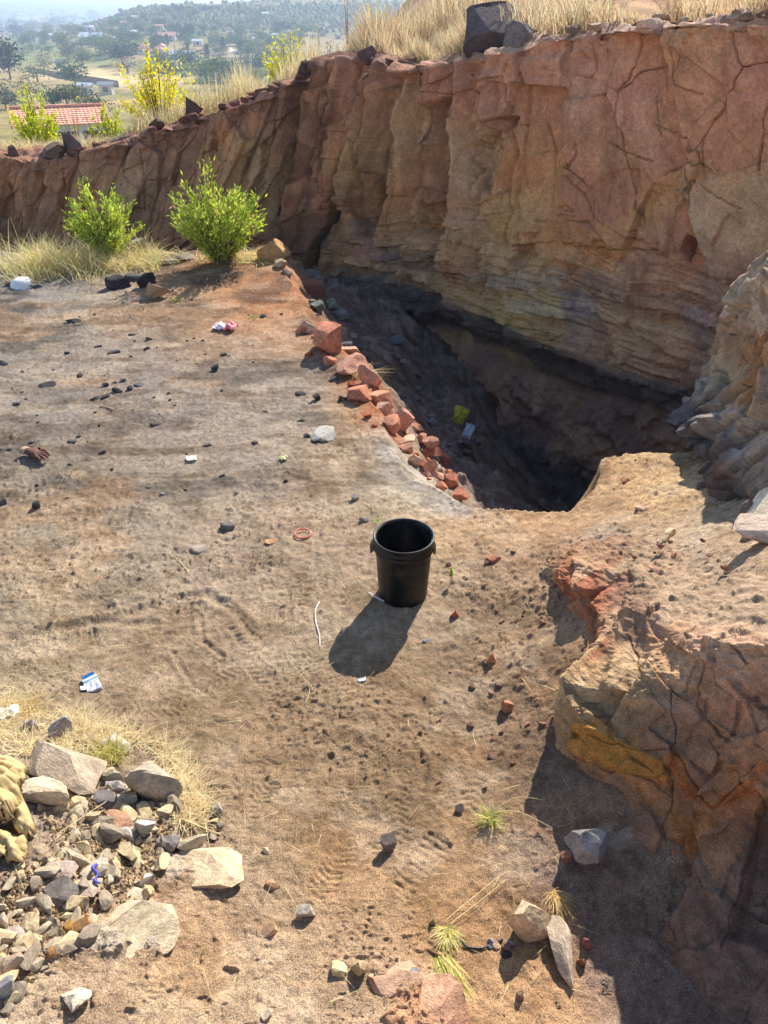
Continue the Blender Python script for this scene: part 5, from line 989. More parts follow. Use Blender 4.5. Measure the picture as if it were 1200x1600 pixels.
tuft(700, 1458, 230, .05, .05, .0014, (226, 210, 146), (196, 190, 104), 'dry straw tuft at the head of the long trailing grass', (0, -.03))
tuft(688, 1500, 360, .03, .07, .0013, (222, 208, 136), (176, 182, 84), 'long trailing yellow-green grass at the bottom beside the slab', (.03, -.13), .035)
tuft(172, 1182, 260, .085, .10, .0014, (212, 194, 118), (150, 158, 70), 'half-green grass tuft between the long slab and the pale stone', (0, 0), .05)
tuft(292, 1258, 240, .05, .11, .0014, (228, 202, 140), (204, 170, 110), 'dry straw tuft right of the big grey boulder', (.01, -.06), .04)
tuft(36, 1112, 240, .06, .12, .0014, (230, 206, 148), (206, 176, 118), 'dry straw tuft at the left edge above the cloth', (0, 0), .06)
tuft(556, 588, 60, .12, .22, .0022, (226, 204, 144), (200, 180, 120), 'sparse dry grass sprig growing between the red blocks', (.10, .02), .03, .5)
tuft(396, 496, 60, .03, .05, .002, (150, 176, 84), (190, 190, 110), 'tiny green sprout patch on the orange dirt', (0, 0), .04)
tuft(274, 469, 60, .05, .06, .0025, (156, 172, 82), (196, 190, 110), 'small green tuft beside the tan wedge-shaped stone', (0, 0), .06)
# long bent stems lying over the sand
def stem_obj(px, rad, mat, name, label, cat, lift=.006, group=None):
    pts = [at1(u, v) + np.array([0, 0, lift + k]) for (u, v, *kk) in px for k in [kk[0] if kk else 0]]
    pts = cr(np.array(pts), np.linspace(0, len(pts) - 1, 6*(len(pts) - 1) + 1)); n = len(pts); V = []; ns = 6
    for i in range(n):
        d = pts[min(i + 1, n - 1)] - pts[max(i - 1, 0)]; d /= np.linalg.norm(d); a = np.cross(d, [0, 0, 1.0]); a /= np.linalg.norm(a) + 1e-9; b = np.cross(d, a)
        rr = rad*(1 - .35*i/n)
        for k in range(ns): V.append(pts[i] + rr*(a*math.cos(k*6.2832/ns) + b*math.sin(k*6.2832/ns)))
    F = [[i*ns + k, i*ns + (k + 1) % ns, (i + 1)*ns + (k + 1) % ns, (i + 1)*ns + k] for i in range(n - 1) for k in range(ns)]
    V += [pts[0], pts[-1]]; Ft = [[len(V) - 2, (k + 1) % ns, k] for k in range(ns)] + [[len(V) - 1, (n - 1)*ns + k, (n - 1)*ns + (k + 1) % ns] for k in range(ns)]
    o = link(name, mesh_np(name, np.array(V), np.array(F), np.array(Ft)), mat); return tag(o, label, cat, group)
M_STRAW = plain('straw_stem', tuple(lin((224, 202, 148))), .7, .2); M_WHITE = plain('white_plastic', (.78, .77, .74), .45, .4); M_ROOT = plain('dry_root', tuple(lin((150, 126, 108))), .85, .1); M_BLACKP = plain('black_rubber', (.02, .02, .022), .5, .4)
stem_obj([(692,1448,.02),(740,1410,.03),(796,1368,.02),(832,1388,.0)], .0012, M_STRAW, 'bent_straw', 'long straw stem reaching right from the dry tuft at the bottom', 'straw')
stem_obj([(700,1452,.02),(752,1412,.02),(790,1376,.0)], .0011, M_STRAW, 'bent_straw', 'second straw stem just below the long one from the bottom tuft', 'straw')
stem_obj([(775,1278,.03),(810,1281,.04),(862,1298,.01)], .0014, M_STRAW, 'bent_straw', 'straw stem bending right from the yellow-green tuft into the shade', 'straw')
stem_obj([(776,1272,.03),(806,1258,.04),(850,1257,.02)], .0009, M_STRAW, 'bent_straw', 'thin straw stem rising from the yellow-green tuft', 'straw')
stem_obj([(448,1027),(468,1052),(484,1078),(476,1101)], .0012, M_STRAW, 'bent_straw', 'bent straw below left of the bucket shadow', 'straw')
stem_obj([(265,866),(283,880),(297,898)], .0022, M_STRAW, 'twig', 'short brown-yellow twig below the flat tan stone', 'twig')
stem_obj([(157,636),(168,638),(180,643)], .005, M_ROOT, 'twig', 'thick brown twig below the coal cluster', 'twig')
stem_obj([(284,1284,.01),(318,1300,.02),(345,1308,.01)], .003, M_STRAW, 'twig', 'thick straw stalk at the right of the rubble heap', 'twig')
stem_obj([(205,1240,.03),(150,1275,.03),(90,1316,.03)], .0012, M_STRAW, 'bent_straw', 'thin straw slanting across the rubble heap', 'straw')
stem_obj([(930,1367),(944,1390),(962,1440),(984,1492),(993,1530)], .0011, M_ROOT, 'root', 'thin pale root hanging in the shade below the blue-grey stone', 'root', .01)
stem_obj([(941,1532),(950,1538),(941,1548),(956,1551)], .002, M_BLACKP, 'twig', 'small dark hooked twig in the shade at the lower right', 'twig')
stem_obj([(499,942),(493,955),(494,975),(499,992),(500,1012)], .003, M_WHITE, 'plastic_strip', 'white curved plastic strip on the sand left of the bucket shadow', 'strip')
stem_obj([(576,928),(590,937),(604,943)], .0035, M_WHITE, 'plastic_strip', 'short white strip poking out of the bucket shadow', 'strip', .01)
stem_obj([(698,1476),(718,1470),(730,1481),(752,1483),(766,1478)], .005, M_BLACKP, 'cord', 'black frayed cord lying beside the straw tuft', 'cord')

def leaf_quads(base, d, L, w, col):
    n = len(base); r = rng.normal(size=(n, 3)); s = np.cross(d, r); s /= np.linalg.norm(s, axis=1, keepdims=True) + 1e-9
    V = np.stack([base, base + d*(L*.5)[:, None] + s*w[:, None], base + d*L[:, None], base + d*(L*.5)[:, None] - s*w[:, None]], 1).reshape(-1, 3)
    return V, np.arange(n*4).reshape(n, 4), np.repeat(col, 4, 0)
def bush(name, loc, H, Rr, nst, nlf, L, w, c1, c2, label, cat='bush', group=None, upright=.75, barest=.15, stem_c=None, frac=1.0):
    t_ = empty(name, loc, label, cat, group)
    a = rng.uniform(0, 6.28, nst); rad = Rr*np.sqrt(rng.random(nst)); ht = H*rng.uniform(.5, 1.0, nst)*(1 - .35*(rad/Rr)**2)*(1 + .12*np.sin(a*3 + H*9))
    tip = np.stack([np.cos(a)*rad, np.sin(a)*rad, ht], 1); b0 = np.stack([np.cos(a)*rad*.18, np.sin(a)*rad*.18, 0*ht], 1)
    tm = rng.random((nst, nlf))**.75*(1 - barest) + barest
    base = b0[:, None] + (tip - b0)[:, None]*np.stack([tm**1.25, tm**1.25, tm], -1); base = base.reshape(-1, 3) + rng.normal(0, .018*H/.9, (nst*nlf, 3))
    n = len(base); ax = (tip - b0); ax /= np.linalg.norm(ax, axis=1, keepdims=True); ax = np.repeat(ax, nlf, 0)
    d = ax*upright + rng.normal(0, .42, (n, 3)); d /= np.linalg.norm(d, axis=1, keepdims=True)
    ht2 = np.repeat(ht, nlf); mixv = np.clip(rng.normal(.5, .3, n) + .35*fbm(base[:, 0]*5, base[:, 1]*5 + base[:, 2]*5, 2, 751), 0, 1)[:, None]
    col = lin(c1)*(1 - mixv) + lin(c2)*mixv; col = np.where((rng.random(n) < .07)[:, None], lin((186, 160, 104)), col)*rng.uniform(.75, 1.2, (n, 1))
    V, F, C = leaf_quads(base, d, rng.uniform(.7, 1.2, n)*L, rng.uniform(.7, 1.2, n)*w, col)
    link('foliage', mesh_np(name + '_foliage', V, F, cols=C), M_LEAF, t_)
    V, F, C = blades(b0, ht, tip[:, :2] - b0[:, :2], np.full(nst, .006*H), np.tile(lin(stem_c or (128, 104, 76)), (nst, 1)), 4, .25)
    V2, F2, C2 = blades(b0 + .003, ht, tip[:, :2] - b0[:, :2], np.full(nst, .006*H), np.tile(lin(stem_c or (128, 104, 76)), (nst, 1)), 4, .25)
    link('stems', mesh_np(name + '_stems', np.vstack([V, V2]), np.vstack([F, F2 + len(V)]), cols=np.vstack([C, C2])), M_GRASS, t_)
    return t_
b1 = at1(170, 403); bush('green_bush', b1, .84, .46, 74, 64, .058, .0092, (126, 150, 42), (206, 218, 90), 'smaller green leafy bush standing in the dry grass', barest=.04)
b2 = at1(348, 408); bush('green_bush', b2, .98, .52, 92, 66, .060, .0092, (132, 156, 42), (210, 222, 90), 'larger bright green leafy bush beside the tan boulder', barest=.04)
def rim_bush(u, d, H, Rr, nst, nlf, L, w, c1, c2, label, **kw):
    rp = loft(cols_, np.interp([u], CU_, np.arange(len(CU_))), np.array([.2]))[0, 0]; x = rp[0] + (u - 600)/1200*.84*d; y = rp[1] + d
    bush(kw.pop('name', 'yellow_bush'), (x, y, float(vz(x, y, rp[2], d)) - .05), H, Rr, nst, nlf, L, w, c1, c2, label, **kw)
YA, YB = (196, 190, 20), (240, 230, 60)
rim_bush(222, 1.3, 1.3, .66, 44, 50, .06, .014, YA, YB, 'bright yellow-green bush behind the rim, right of the red tiled house', upright=.45, barest=.4)
rim_bush(22, 2.4, 1.3, .46, 56, 60, .066, .017, (170, 190, 30), (206, 216, 52), 'yellow-green bush in front of the red tiled house at the left edge', upright=.6, barest=.15)
rim_bush(142, 1.8, .8, .35, 26, 36, .06, .015, (150, 172, 40), (200, 206, 60), 'low yellow-green sapling in front of the house wall', upright=.5, barest=.3)
rim_bush(88, 2.2, 1.2, .40, 12, 12, .05, .011, (150, 140, 60), (196, 190, 80), 'thin bare-stemmed sapling in front of the tiled roof', upright=.5, barest=.35, stem_c=(120, 100, 84))
rim_bush(128, 2.8, 1.25, .35, 10, 12, .05, .011, (150, 140, 60), (190, 170, 80), 'sparse sapling before the right end of the tiled roof', upright=.5, barest=.35, stem_c=(120, 100, 84))
rim_bush(425, 2.0, 1.5, .42, 34, 46, .06, .015, (170, 176, 40), (214, 212, 66), 'tall thin yellow-green bush behind the rim left of the high cliff', upright=.6, barest=.3)
rim_bush(385, 2.4, .9, .5, 30, 24, .07, .010, (160, 164, 60), (206, 200, 90), 'low yellow grass-like bush on the rim slope', upright=.8, barest=.2)
rim_bush(318, 2.2, 1.0, .42, 16, 18, .05, .012, (150, 118, 70), (180, 160, 90), 'brown half-dead shrub right of the bright yellow bush', upright=.4, barest=.3)
rim_bush(350, 2.8, 1.1, .35, 14, 18, .05, .012, (150, 122, 76), (176, 164, 84), 'thin brown shrub on the rim slope', upright=.4, barest=.3)
rim_bush(487, 2.0, 1.15, .5, 28, 16, .045, .009, (150, 146, 96), (168, 160, 110), 'grey twiggy shrub at the left end of the tall dry grass', upright=.5, barest=.3, stem_c=(150, 128, 110))
rim_bush(570, 1.6, 1.0, .3, 14, 22, .05, .011, (186, 176, 48), (214, 206, 80), 'yellow sapling standing in the tall dry grass', upright=.6, barest=.4)
rim_bush(530, 2.4, 1.5, .4, 9, 8, .04, .009, (150, 116, 90), (140, 100, 80), 'tall bare reddish shrub in the dry grass', upright=.5, barest=.5, stem_c=(120, 84, 76))
rim_bush(800, .7, .75, .6, 34, 3, .04, .007, (170, 140, 116), (150, 120, 100), 'bare grey twig bush beside the big dark boulder', upright=.5, barest=.6, stem_c=(176, 154, 134))
rim_bush(930, 1.0, .6, .5, 24, 8, .04, .008, (176, 140, 110), (160, 130, 110), 'low dry pinkish shrub on the right cliff rim', upright=.5, barest=.4, stem_c=(160, 130, 116))
rim_bush(1090, 1.0, .6, .6, 26, 8, .04, .008, (176, 140, 110), (170, 130, 120), 'low dry shrub at the right end of the cliff rim', upright=.5, barest=.4, stem_c=(160, 130, 116))
p = at1(706, 908); bush('seedling', p, .085, .02, 3, 16, .018, .0045, (70, 130, 24), (130, 180, 50), 'small green seedling on the sand right of the bucket', 'seedling', barest=.45)
p = at1(586, 818); bush('seedling', p, .03, .02, 3, 6, .016, .004, (120, 160, 40), (170, 200, 70), 'tiny pale green seedling behind the bucket', 'seedling', barest=.3)

# ------------------------------------------------------------------ the village below: trees, houses
def tree_meshes(seed, n, shape, lf):
    r = np.random.default_rng(seed); k = 9; cx = r.normal(0, .28, (k, 3))*np.array([1, 1, .55]) + np.array([0, 0, .62]); cr_ = r.uniform(.22, .38, k)
    if shape == 'tall': cx = np.stack([r.normal(0, .10, k), r.normal(0, .10, k), np.linspace(.25, .9, k)], 1); cr_ = np.linspace(.26, .12, k)
    i = r.integers(0, k, n); d = r.normal(size=(n, 3)); d /= np.linalg.norm(d, axis=1, keepdims=True); rr = r.uniform(.45, 1.05, n)
    base = cx[i] + d*(cr_[i]*rr)[:, None]; base[:, 2] = np.clip(base[:, 2], .18, 2); dd = d + r.normal(0, .6, (n, 3)); dd /= np.linalg.norm(dd, axis=1, keepdims=True)
    tone = r.choice([.6, .85, 1.0, 1.25], n)[:, None]*np.ones((1, 3))*(1 + r.uniform(-.1, .1, (n, 3)))
    V, F, C = leaf_quads(base, dd, r.uniform(.7, 1.3, n)*lf, r.uniform(.7, 1.3, n)*lf*.45, tone)
    crown = mesh_np('crown', V, F, cols=C); crown.materials.append(M_TREE)
    bm = bmesh.new(); bmesh.ops.create_cone(bm, cap_ends=True, segments=7, radius1=.035, radius2=.018, depth=.5, matrix=Matrix.Translation((0, 0, .22)))
    for q in range(4):
        a = q*1.6 + r.uniform(-.3, .3); m = Matrix.Translation((math.cos(a)*.1, math.sin(a)*.1, .50)) @ Euler((-.7*math.sin(a)*-1, .7*math.cos(a), 0)).to_matrix().to_4x4()
        bmesh.ops.create_cone(bm, cap_ends=True, segments=5, radius1=.016, radius2=.007, depth=.34, matrix=m)
    tr = bpy.data.meshes.new('trunk'); bm.to_mesh(tr); bm.free(); tr.materials.append(M_WOOD); return crown, tr
TM = {'round': [tree_meshes(s, 900, 'round', .085) for s in (1, 2, 3)], 'thin': [tree_meshes(s, 330, 'round', .075) for s in (4, 5)], 'tall': [tree_meshes(6, 800, 'tall', .08)]}
def tree(pos, h, wd, kind, col, label, group=None, name='tree', var=None):
    cm, tm = R.choice(TM[kind]) if var is None else TM[kind][var]
    t_ = empty(name, (pos[0], pos[1], pos[2] - .03*h), label, 'tree', group, R.uniform(0, 6.28)); t_.scale = (wd, wd, h)
    c = link('crown', cm, None, t_); k = R.uniform(.85, 1.15); c.color = (*[x*k for x in lin(col)], 1); link('trunk', tm, None, t_); return t_
GREENS = [(102, 124, 62), (118, 130, 72), (86, 112, 64), (140, 140, 76), (72, 98, 62)]
def tree_px(u, v, wp, hp, kind, col, label, group=None, **kw):
    p = at_valley(u, v); d = p[1]*CP + (CAM_Z - p[2])*SP; m = d/F_PX; return tree(p, hp*m*1.08, wp*m, kind, col, label, group, **kw)
NAMED = [(17,124,44,46,'round',(38,58,44),'big dark green tree at the left edge beyond the house'),(27,58,28,18,'round',(58,78,62),'dark round tree near the white roofs at the upper left'),(192,100,54,26,'round',(70,84,62),'dark wide tree in front of the pink-roofed house'),(200,114,44,22,'thin',(140,112,84),'brown leafless-looking tree right of the field'),
 (70,118,26,32,'thin',(130,120,104),'grey bare tree standing in the yellow field'),(107,104,26,34,'thin',(132,118,106),'tall grey bare tree behind the field'),(130,104,34,20,'round',(120,124,64),'yellow-green tree at the field edge'),(85,168,38,24,'round',(70,104,52),'green tree just behind the tiled roof'),(150,180,40,26,'round',(72,92,56),'dark green tree right of the tiled roof'),(105,166,50,26,'round',(108,110,58),'olive tree beyond the ridge of the tiled roof'),
 (50,160,40,32,'thin',(124,110,78),'brownish tree left behind the tiled roof'),(10,170,44,30,'round',(100,112,84),'grey-green tree at the left edge behind the house'),(350,84,14,20,'tall',(58,82,64),'dark pointed tree near the pale yard'),(296,60,18,16,'round',(56,78,66),'dark round tree right of the pink-roofed house'),(262,74,14,16,'tall',(52,76,62),'dark small pointed tree beside the pink-roofed house'),(295,92,12,20,'tall',(60,82,66),'slender dark tree by the long white roof'),
 (325,95,16,20,'tall',(66,88,70),'tall blue-green tree right of the long white roof'),(345,80,16,14,'round',(54,76,66),'dark round tree below the pale yard'),(375,66,14,12,'round',(60,80,70),'dark round tree right of the pale yard'),(437,50,16,14,'round',(62,84,76),'round tree at the foot of the far hill'),(280,20,20,10,'round',(56,70,66),'flat-topped tree on the skyline of the hill, left of the others'),(261,21,9,8,'thin',(72,80,78),'thin small tree at the left end of the hill skyline'),(321,20,16,8,'round',(58,72,68),'low round tree on the middle of the hill skyline'),(373,18,10,13,'tall',(50,66,66),'tallest lone tree on the hill skyline'),(331,18,6,6,'round',(56,70,68),'tiny tree right of the low round skyline tree'),(345,18,8,5,'round',(56,70,68),'tiny low tree on the skyline left of the tallest one')]
for a in NAMED: tree_px(*a)
VK = dict(zip(GREENS, ('mid green', 'olive green', 'dark green', 'yellowish green', 'deep green')))
for q in range(46):                                     # trees large enough to pick out in the nearer valley
    u, v = R.uniform(-60, 470), R.uniform(78, 140)
    if 100 < v < 132 and 60 < u < 240: continue
    c = R.choice(GREENS); w = R.uniform(18, 40)*(v/110)
    tree_px(u, v, w, w*R.uniform(.6, .85), R.choice(['round', 'round', 'thin']), c, VK[c] + ' tree ' + near_to(u, v, MK_TREE), VK[c] + ' trees in the near valley')
for q in range(180):
    v = 18 + 66*R.random()**.9; u = R.uniform(-60, 480); w = R.uniform(7, 17)*(.45 + v/80); c = R.choice(GREENS)
    tree_px(u, v, w, w*R.uniform(.6, .9), 'round', c, VK[c] + ' ' + size_word(w, 6, 11) + ' tree ' + near_to(u, v, MK_TREE), VK[c] + ' trees among the far houses')
# the far wooded plain and hill scrub, too many to count
npt = 5200; fu = rng.uniform(-200, 640, npt); fv = np.concatenate([12 + 34*rng.random(3600)**1.4, 2 + 58*rng.random(1600)]); base = []
ysf = np.geomspace(150, 4800, 500); zt = CAM_Z - ysf[None]*np.tan(phi(fv))[:, None]; xt = (fu[:, None] - CU)/F_PX*(ysf[None]*CP + (CAM_Z - zt)*SP); gt = terrain0(xt, np.broadcast_to(ysf, xt.shape)); hit = zt < gt; ok_ = hit.any(1); kx = hit.argmax(1); rr_ = np.arange(npt)
fp = np.stack([xt[rr_, kx], ysf[kx]*rng.uniform(.985, 1.015, npt), gt[rr_, kx]], 1)[ok_]; fp[:, 2] = terrain0(fp[:, 0], fp[:, 1]); npt = len(fp)
oct_ = np.array([[1,0,.1],[.5,.87,.0],[-.5,.87,.1],[-1,0,0],[-.5,-.87,.1],[.5,-.87,0],[0,0,.95],[.45,.2,.75],[-.4,.3,.7],[0,-.45,.72]]); trc = [[0,1,7],[1,2,8],[2,3,8],[3,4,9],[4,5,9],[5,0,7],[7,1,8],[7,8,6],[8,9,6],[9,7,6],[8,3,9],[9,5,7]]
Vw = oct_[None]*rng.uniform(.75, 1.25, (npt, 10, 1))*(rng.uniform(1.1, 2.7, npt)*np.clip(fp[:, 1]/700, .7, 1.8))[:, None, None] + fp[:, None, :]
Cw = np.repeat(lin((128, 130, 86))*rng.uniform(.6, 1.3, (npt, 1)), 10, 0)
o = link('woodland', mesh_np('woodland', Vw.reshape(-1, 3), Ft=(np.array(trc)[None] + (np.arange(npt)*10)[:, None, None]).reshape(-1, 3), cols=Cw, smooth=False), M_GRASS); tag(o, 'far scrub and trees covering the plain and the hill', kind='stuff')
# scrub in the near valley
def box(bm, x0, x1, y0, y1, z0, z1):
    vs_ = [bm.verts.new((x, y, z)) for x in (x0, x1) for y in (y0, y1) for z in (z0, z1)]
    for f in ((0, 1, 3, 2), (4, 6, 7, 5), (0, 4, 5, 1), (2, 3, 7, 6), (0, 2, 6, 4), (1, 5, 7, 3)): bm.faces.new([vs_[i] for i in f])
def bm_obj(name, bm, mat, parent=None, smooth=False):
    bmesh.ops.recalc_face_normals(bm, faces=bm.faces); me = bpy.data.meshes.new(name); bm.to_mesh(me); bm.free()
    if smooth: me.polygons.foreach_set('use_smooth', np.full(len(me.polygons), True))
    return link(name, me, mat, parent)
WALLS = {'white': plain('white_wall', (.72, .72, .70), .8, .1), 'cream': plain('cream_wall', (.62, .55, .45), .8, .1), 'brown': plain('brown_wall', (.35, .27, .2), .8, .1)}
ROOFS = {'white': plain('white_roof_sheet', (.75, .76, .77), .5, .3), 'pink': plain('pink_tile', tuple(lin((222, 158, 138))), .8, .1), 'red': plain('red_tile', tuple(lin((206, 122, 100))), .8, .1), 'grey': plain('grey_roof_sheet', (.4, .4, .4), .6, .2), 'rust': plain('rusty_roof', tuple(lin((160, 116, 96))), .8, .1)}
M_GLASS = plain('window_glass', (.03, .035, .04), .15, .5)
def house(pos, W, Dp, H, rh, wall, roof, label, rz=0.0, hip=False, group=None, name='house'):
    t_ = empty(name, (pos[0], pos[1], pos[2] - .2), label, 'house', group, rz)
    bm = bmesh.new(); box(bm, -W/2, W/2, -Dp/2, Dp/2, 0, H)
    if not hip:
        for sx in (-1, 1):
            a = [bm.verts.new((sx*W/2*.999, y, z)) for y, z in ((-Dp/2, H), (Dp/2, H), (0, H + rh))]; bm.faces.new(a)
    bm_obj('wall', bm, WALLS[wall], t_)
    bm = bmesh.new(); e = .06*Dp + .3; ix = Dp*.45 if hip else 0
    def pl(pts): vsr = [bm.verts.new(p) for p in pts]; bm.faces.new(vsr)
    sl_ = rh/(Dp/2); zb = H - e*sl_
    for s in (-1, 1): pl([(-W/2 - e, s*(Dp/2 + e), zb), (W/2 + e, s*(Dp/2 + e), zb), (W/2 + e*(not hip) - ix, 0, H + rh), (-W/2 - e*(not hip) + ix, 0, H + rh)])
    if hip:
        for s in (-1, 1): pl([(s*(W/2 + e), -Dp/2 - e, zb), (s*(W/2 + e), Dp/2 + e, zb), (s*(W/2 - ix), 0, H + rh)])
    bmesh.ops.recalc_face_normals(bm, faces=bm.faces)
    g = bmesh.ops.extrude_face_region(bm, geom=bm.faces[:]); bmesh.ops.translate(bm, vec=(0, 0, .16), verts=[v for v in g['geom'] if isinstance(v, bmesh.types.BMVert)])
    bm_obj('roof', bm, ROOFS[roof], t_)
    for q in range(max(1, int(W/4))):
        x = -W/2 + W*(q + .5)/max(1, int(W/4)); bm = bmesh.new(); box(bm, x - .6, x + .6, -Dp/2 - .06, -Dp/2 + .05, H*.35, H*.78); bm_obj('window', bm, M_GLASS, t_)
    return t_
def house_px(u, v, wp, hp, wall, roof, label, rz=0.0, hip=False):
    p = at_valley(u, v); d = p[1]*CP + (CAM_Z - p[2])*SP; W = wp*d/F_PX; H = max(2.4, hp*d/F_PX*.55); return house(p, W, W*.55, H, W*.14, wall, roof, label, rz, hip)
HS = [(46,36,30,8,'cream','white','long white-roofed building at the upper left of the village',.1),(92,33,9,6,'white','white','small white-roofed house right of the long white roof',0),(140,50,14,12,'white','white','tall white house in the middle of the far village',.2),(145,64,34,10,'cream','white','wide white-roofed house left of the pink-roofed one',-.1),(204,58,18,8,'white','white','white-roofed house above the pink-roofed one',.15),
 (175,52,13,7,'cream','pink','pale pink-roofed small house among the trees',0),(77,44,9,5,'white','white','tiny white roof below the small white-roofed house',0),(84,60,10,5,'white','white','tiny white roof in the trees at the upper left',.2),(114,48,7,5,'cream','white','tiny pale roof left of the tall white house',0),(169,38,10,5,'cream','rust','small dull roof beyond the tall white house',0),(194,41,8,6,'cream','cream' if 0 else 'pink','small pinkish building at the foot of the hill',0),(117,32,7,5,'cream','red','tiny red-roofed house at the far left of the hill',0),
 (136,150,19,7,'white','white','low white-roofed shed beyond the tiled roof',-.2),(168,148,20,7,'cream','grey','grey-roofed shed right of the low white-roofed one',-.1),(262,64,26,8,'cream','pink','pale flat building right of the pink-roofed house',0),(287,94,34,5,'white','white','long thin white roof among the dark trees',-.25),(310,72,14,7,'white','white','white-roofed house below the far hill',0),(377,80,10,5,'cream','white','small pale house in the bare yard',0),(400,68,9,5,'white','white','tiny white house right of the bare yard',.1),(415,27,10,5,'white','white','white house high on the far hill slope',0),(465,62,8,5,'white','white','tiny white house behind the grey shrub',0),(95,106,12,9,'brown','grey','dark little shed at the edge of the yellow field',0),(53,65,8,5,'white','white','tiny white roof near the power pole',0),(158,24,9,4,'white','white','faint white building far out on the plain',0),(88,22,8,4,'white','white','faint pale building far out on the left plain',0),(30,26,14,5,'cream','white','faint long pale roof at the far left',0),(210,32,8,4,'cream','white','pale little house under the hill skyline',0),(64,30,12,5,'cream','white','faint long white roof on the plain above the tall trees',0),(125,36,9,5,'white','white','small white house left of the tall white house roofs',.1),(232,52,10,5,'cream','rust','rusty little roof just above the pink-roofed house',0),(250,48,12,5,'cream','pink','pinkish bare-walled building at the foot of the hill',0),(182,66,11,6,'white','white','white-roofed cottage left of the large pink-tiled house',.1),(120,72,11,6,'cream','white','pale cottage below the wide white-roofed house',0),(12,44,12,5,'white','white','white roof at the far upper left edge',0),(340,62,9,5,'cream','white','pale hut among the trees under the hill',0),(430,62,8,5,'white','white','white hut behind the tall thin yellow bush',0)]
for a in HS: house_px(*a)
p = at_valley(227, 84); d = p[1]*CP + (CAM_Z - p[2])*SP; m = d/F_PX
for (dx, dy, w, h, lab) in [(-4, 0, 30, 9, 'front wing of the large pink-tiled house with white walls'), (-12, 6, 22, 12, 'left wing of the large pink-tiled house'), (10, 10, 26, 14, 'tallest back wing of the large pink-tiled house'), (18, 2, 18, 9, 'right wing of the large pink-tiled house')]:
    q = np.array([p[0] + dx*m, p[1] + dy*m*3, 0]); q[2] = terrain0(np.array([q[0]]), np.array([q[1]]))[0]
    house(q, w*m, w*m*.6, h*m*.62, w*m*.17, 'white', 'pink', lab, 0, True)
# the near house with the red tiled roof
hp_ = P(100, 232, y=78); hz = float(terrain0(np.array([hp_[0]]), np.array([hp_[1]]))[0])
W_, D_ = 7.3, 5.2; eave = float(P(97, 194, y=75)[2]); ridge = float(P(97, 167, y=78.5)[2])
ht_ = empty('house', (hp_[0], 78.5, hz - .3), 'near white house with a red tiled roof below the rim', 'house', None, math.radians(22))
H_ = eave - hz + .3; RH = ridge - eave
bm = bmesh.new(); box(bm, -W_/2, W_/2, -D_/2, D_/2, 0, H_)
for s in (-1, 1): bm.faces.new([bm.verts.new((s*W_/2*.999, y, z)) for y, z in ((-D_/2, H_), (D_/2, H_), (0, H_ + RH))])
bm_obj('wall', bm, WALLS['white'], ht_)
M_TILE = mineral('clay_tile', (lin((228, 164, 144))), 3.0, .25, .2, .01, .8, 6.0)
rf = bpy.data.objects.new('roof', None); COL.objects.link(rf); rf.parent = ht_
ncx, ncy = 24, 9
for s in (-1, 1):                                      # every course of curved tiles is a real stepped strip
    for j in range(ncy):
        f0, f1 = j/ncy, (j + 1.12)/ncy; e = .45
        ya, yb = -(D_/2 + e)*(1 - f0), -(D_/2 + e)*(1 - f1); za = H_ - e*RH/(D_/2) + (RH + e*RH/(D_/2))*f0 + .06; zb = H_ - e*RH/(D_/2) + (RH + e*RH/(D_/2))*f1 + .01
        nx = ncx*6 + 1; xs = np.linspace(-W_/2 - .5, W_/2 + .5, nx); wv = .045*np.abs(np.sin(np.linspace(0, ncx*math.pi, nx)))
        V = np.vstack([np.stack([xs, np.full(nx, s*-1*ya*-1), za + wv], 1), np.stack([xs, np.full(nx, s*-1*min(yb, .05)*-1), zb + wv], 1), np.stack([xs, np.full(nx, s*-1*ya*-1), za + wv - .05], 1)])
        V[:, 1] *= 1
        F = np.vstack([grid_faces(2, nx), grid_faces(2, nx) + np.where(grid_faces(2, nx) >= nx, nx, 0)])
        link('tile_course', mesh_np('tile_course', V, F), M_TILE, rf)
bm = bmesh.new(); box(bm, -W_/2 - .5, W_/2 + .5, -.14, .14, H_ + RH - .02, H_ + RH + .18); bm_obj('ridge_cap', bm, M_TILE, rf)
for s in (-1, 1):
    bm = bmesh.new(); vs4 = [bm.verts.new(q) for q in ((s*(W_/2 + .55), -D_/2 - .45, H_ - .55*RH/(D_/2) - .1), (s*(W_/2 + .55), 0, H_ + RH - .05), (s*(W_/2 + .55), 0, H_ + RH + .22), (s*(W_/2 + .55), -D_/2 - .45, H_ - .45*RH/(D_/2) + .16))]; bm.faces.new(vs4)
    g = bmesh.ops.extrude_face_region(bm, geom=bm.faces[:]); bmesh.ops.translate(bm, vec=(-s*.14, 0, 0), verts=[v for v in g['geom'] if isinstance(v, bmesh.types.BMVert)]); bm_obj('barge_board', bm, M_TILE, rf)
for x in (-2.4, .2, 2.4):
    bm = bmesh.new(); box(bm, x - .7, x + .7, -D_/2 - .05, -D_/2 + .05, H_*.3, H_*.75); bm_obj('window', bm, M_GLASS, ht_)
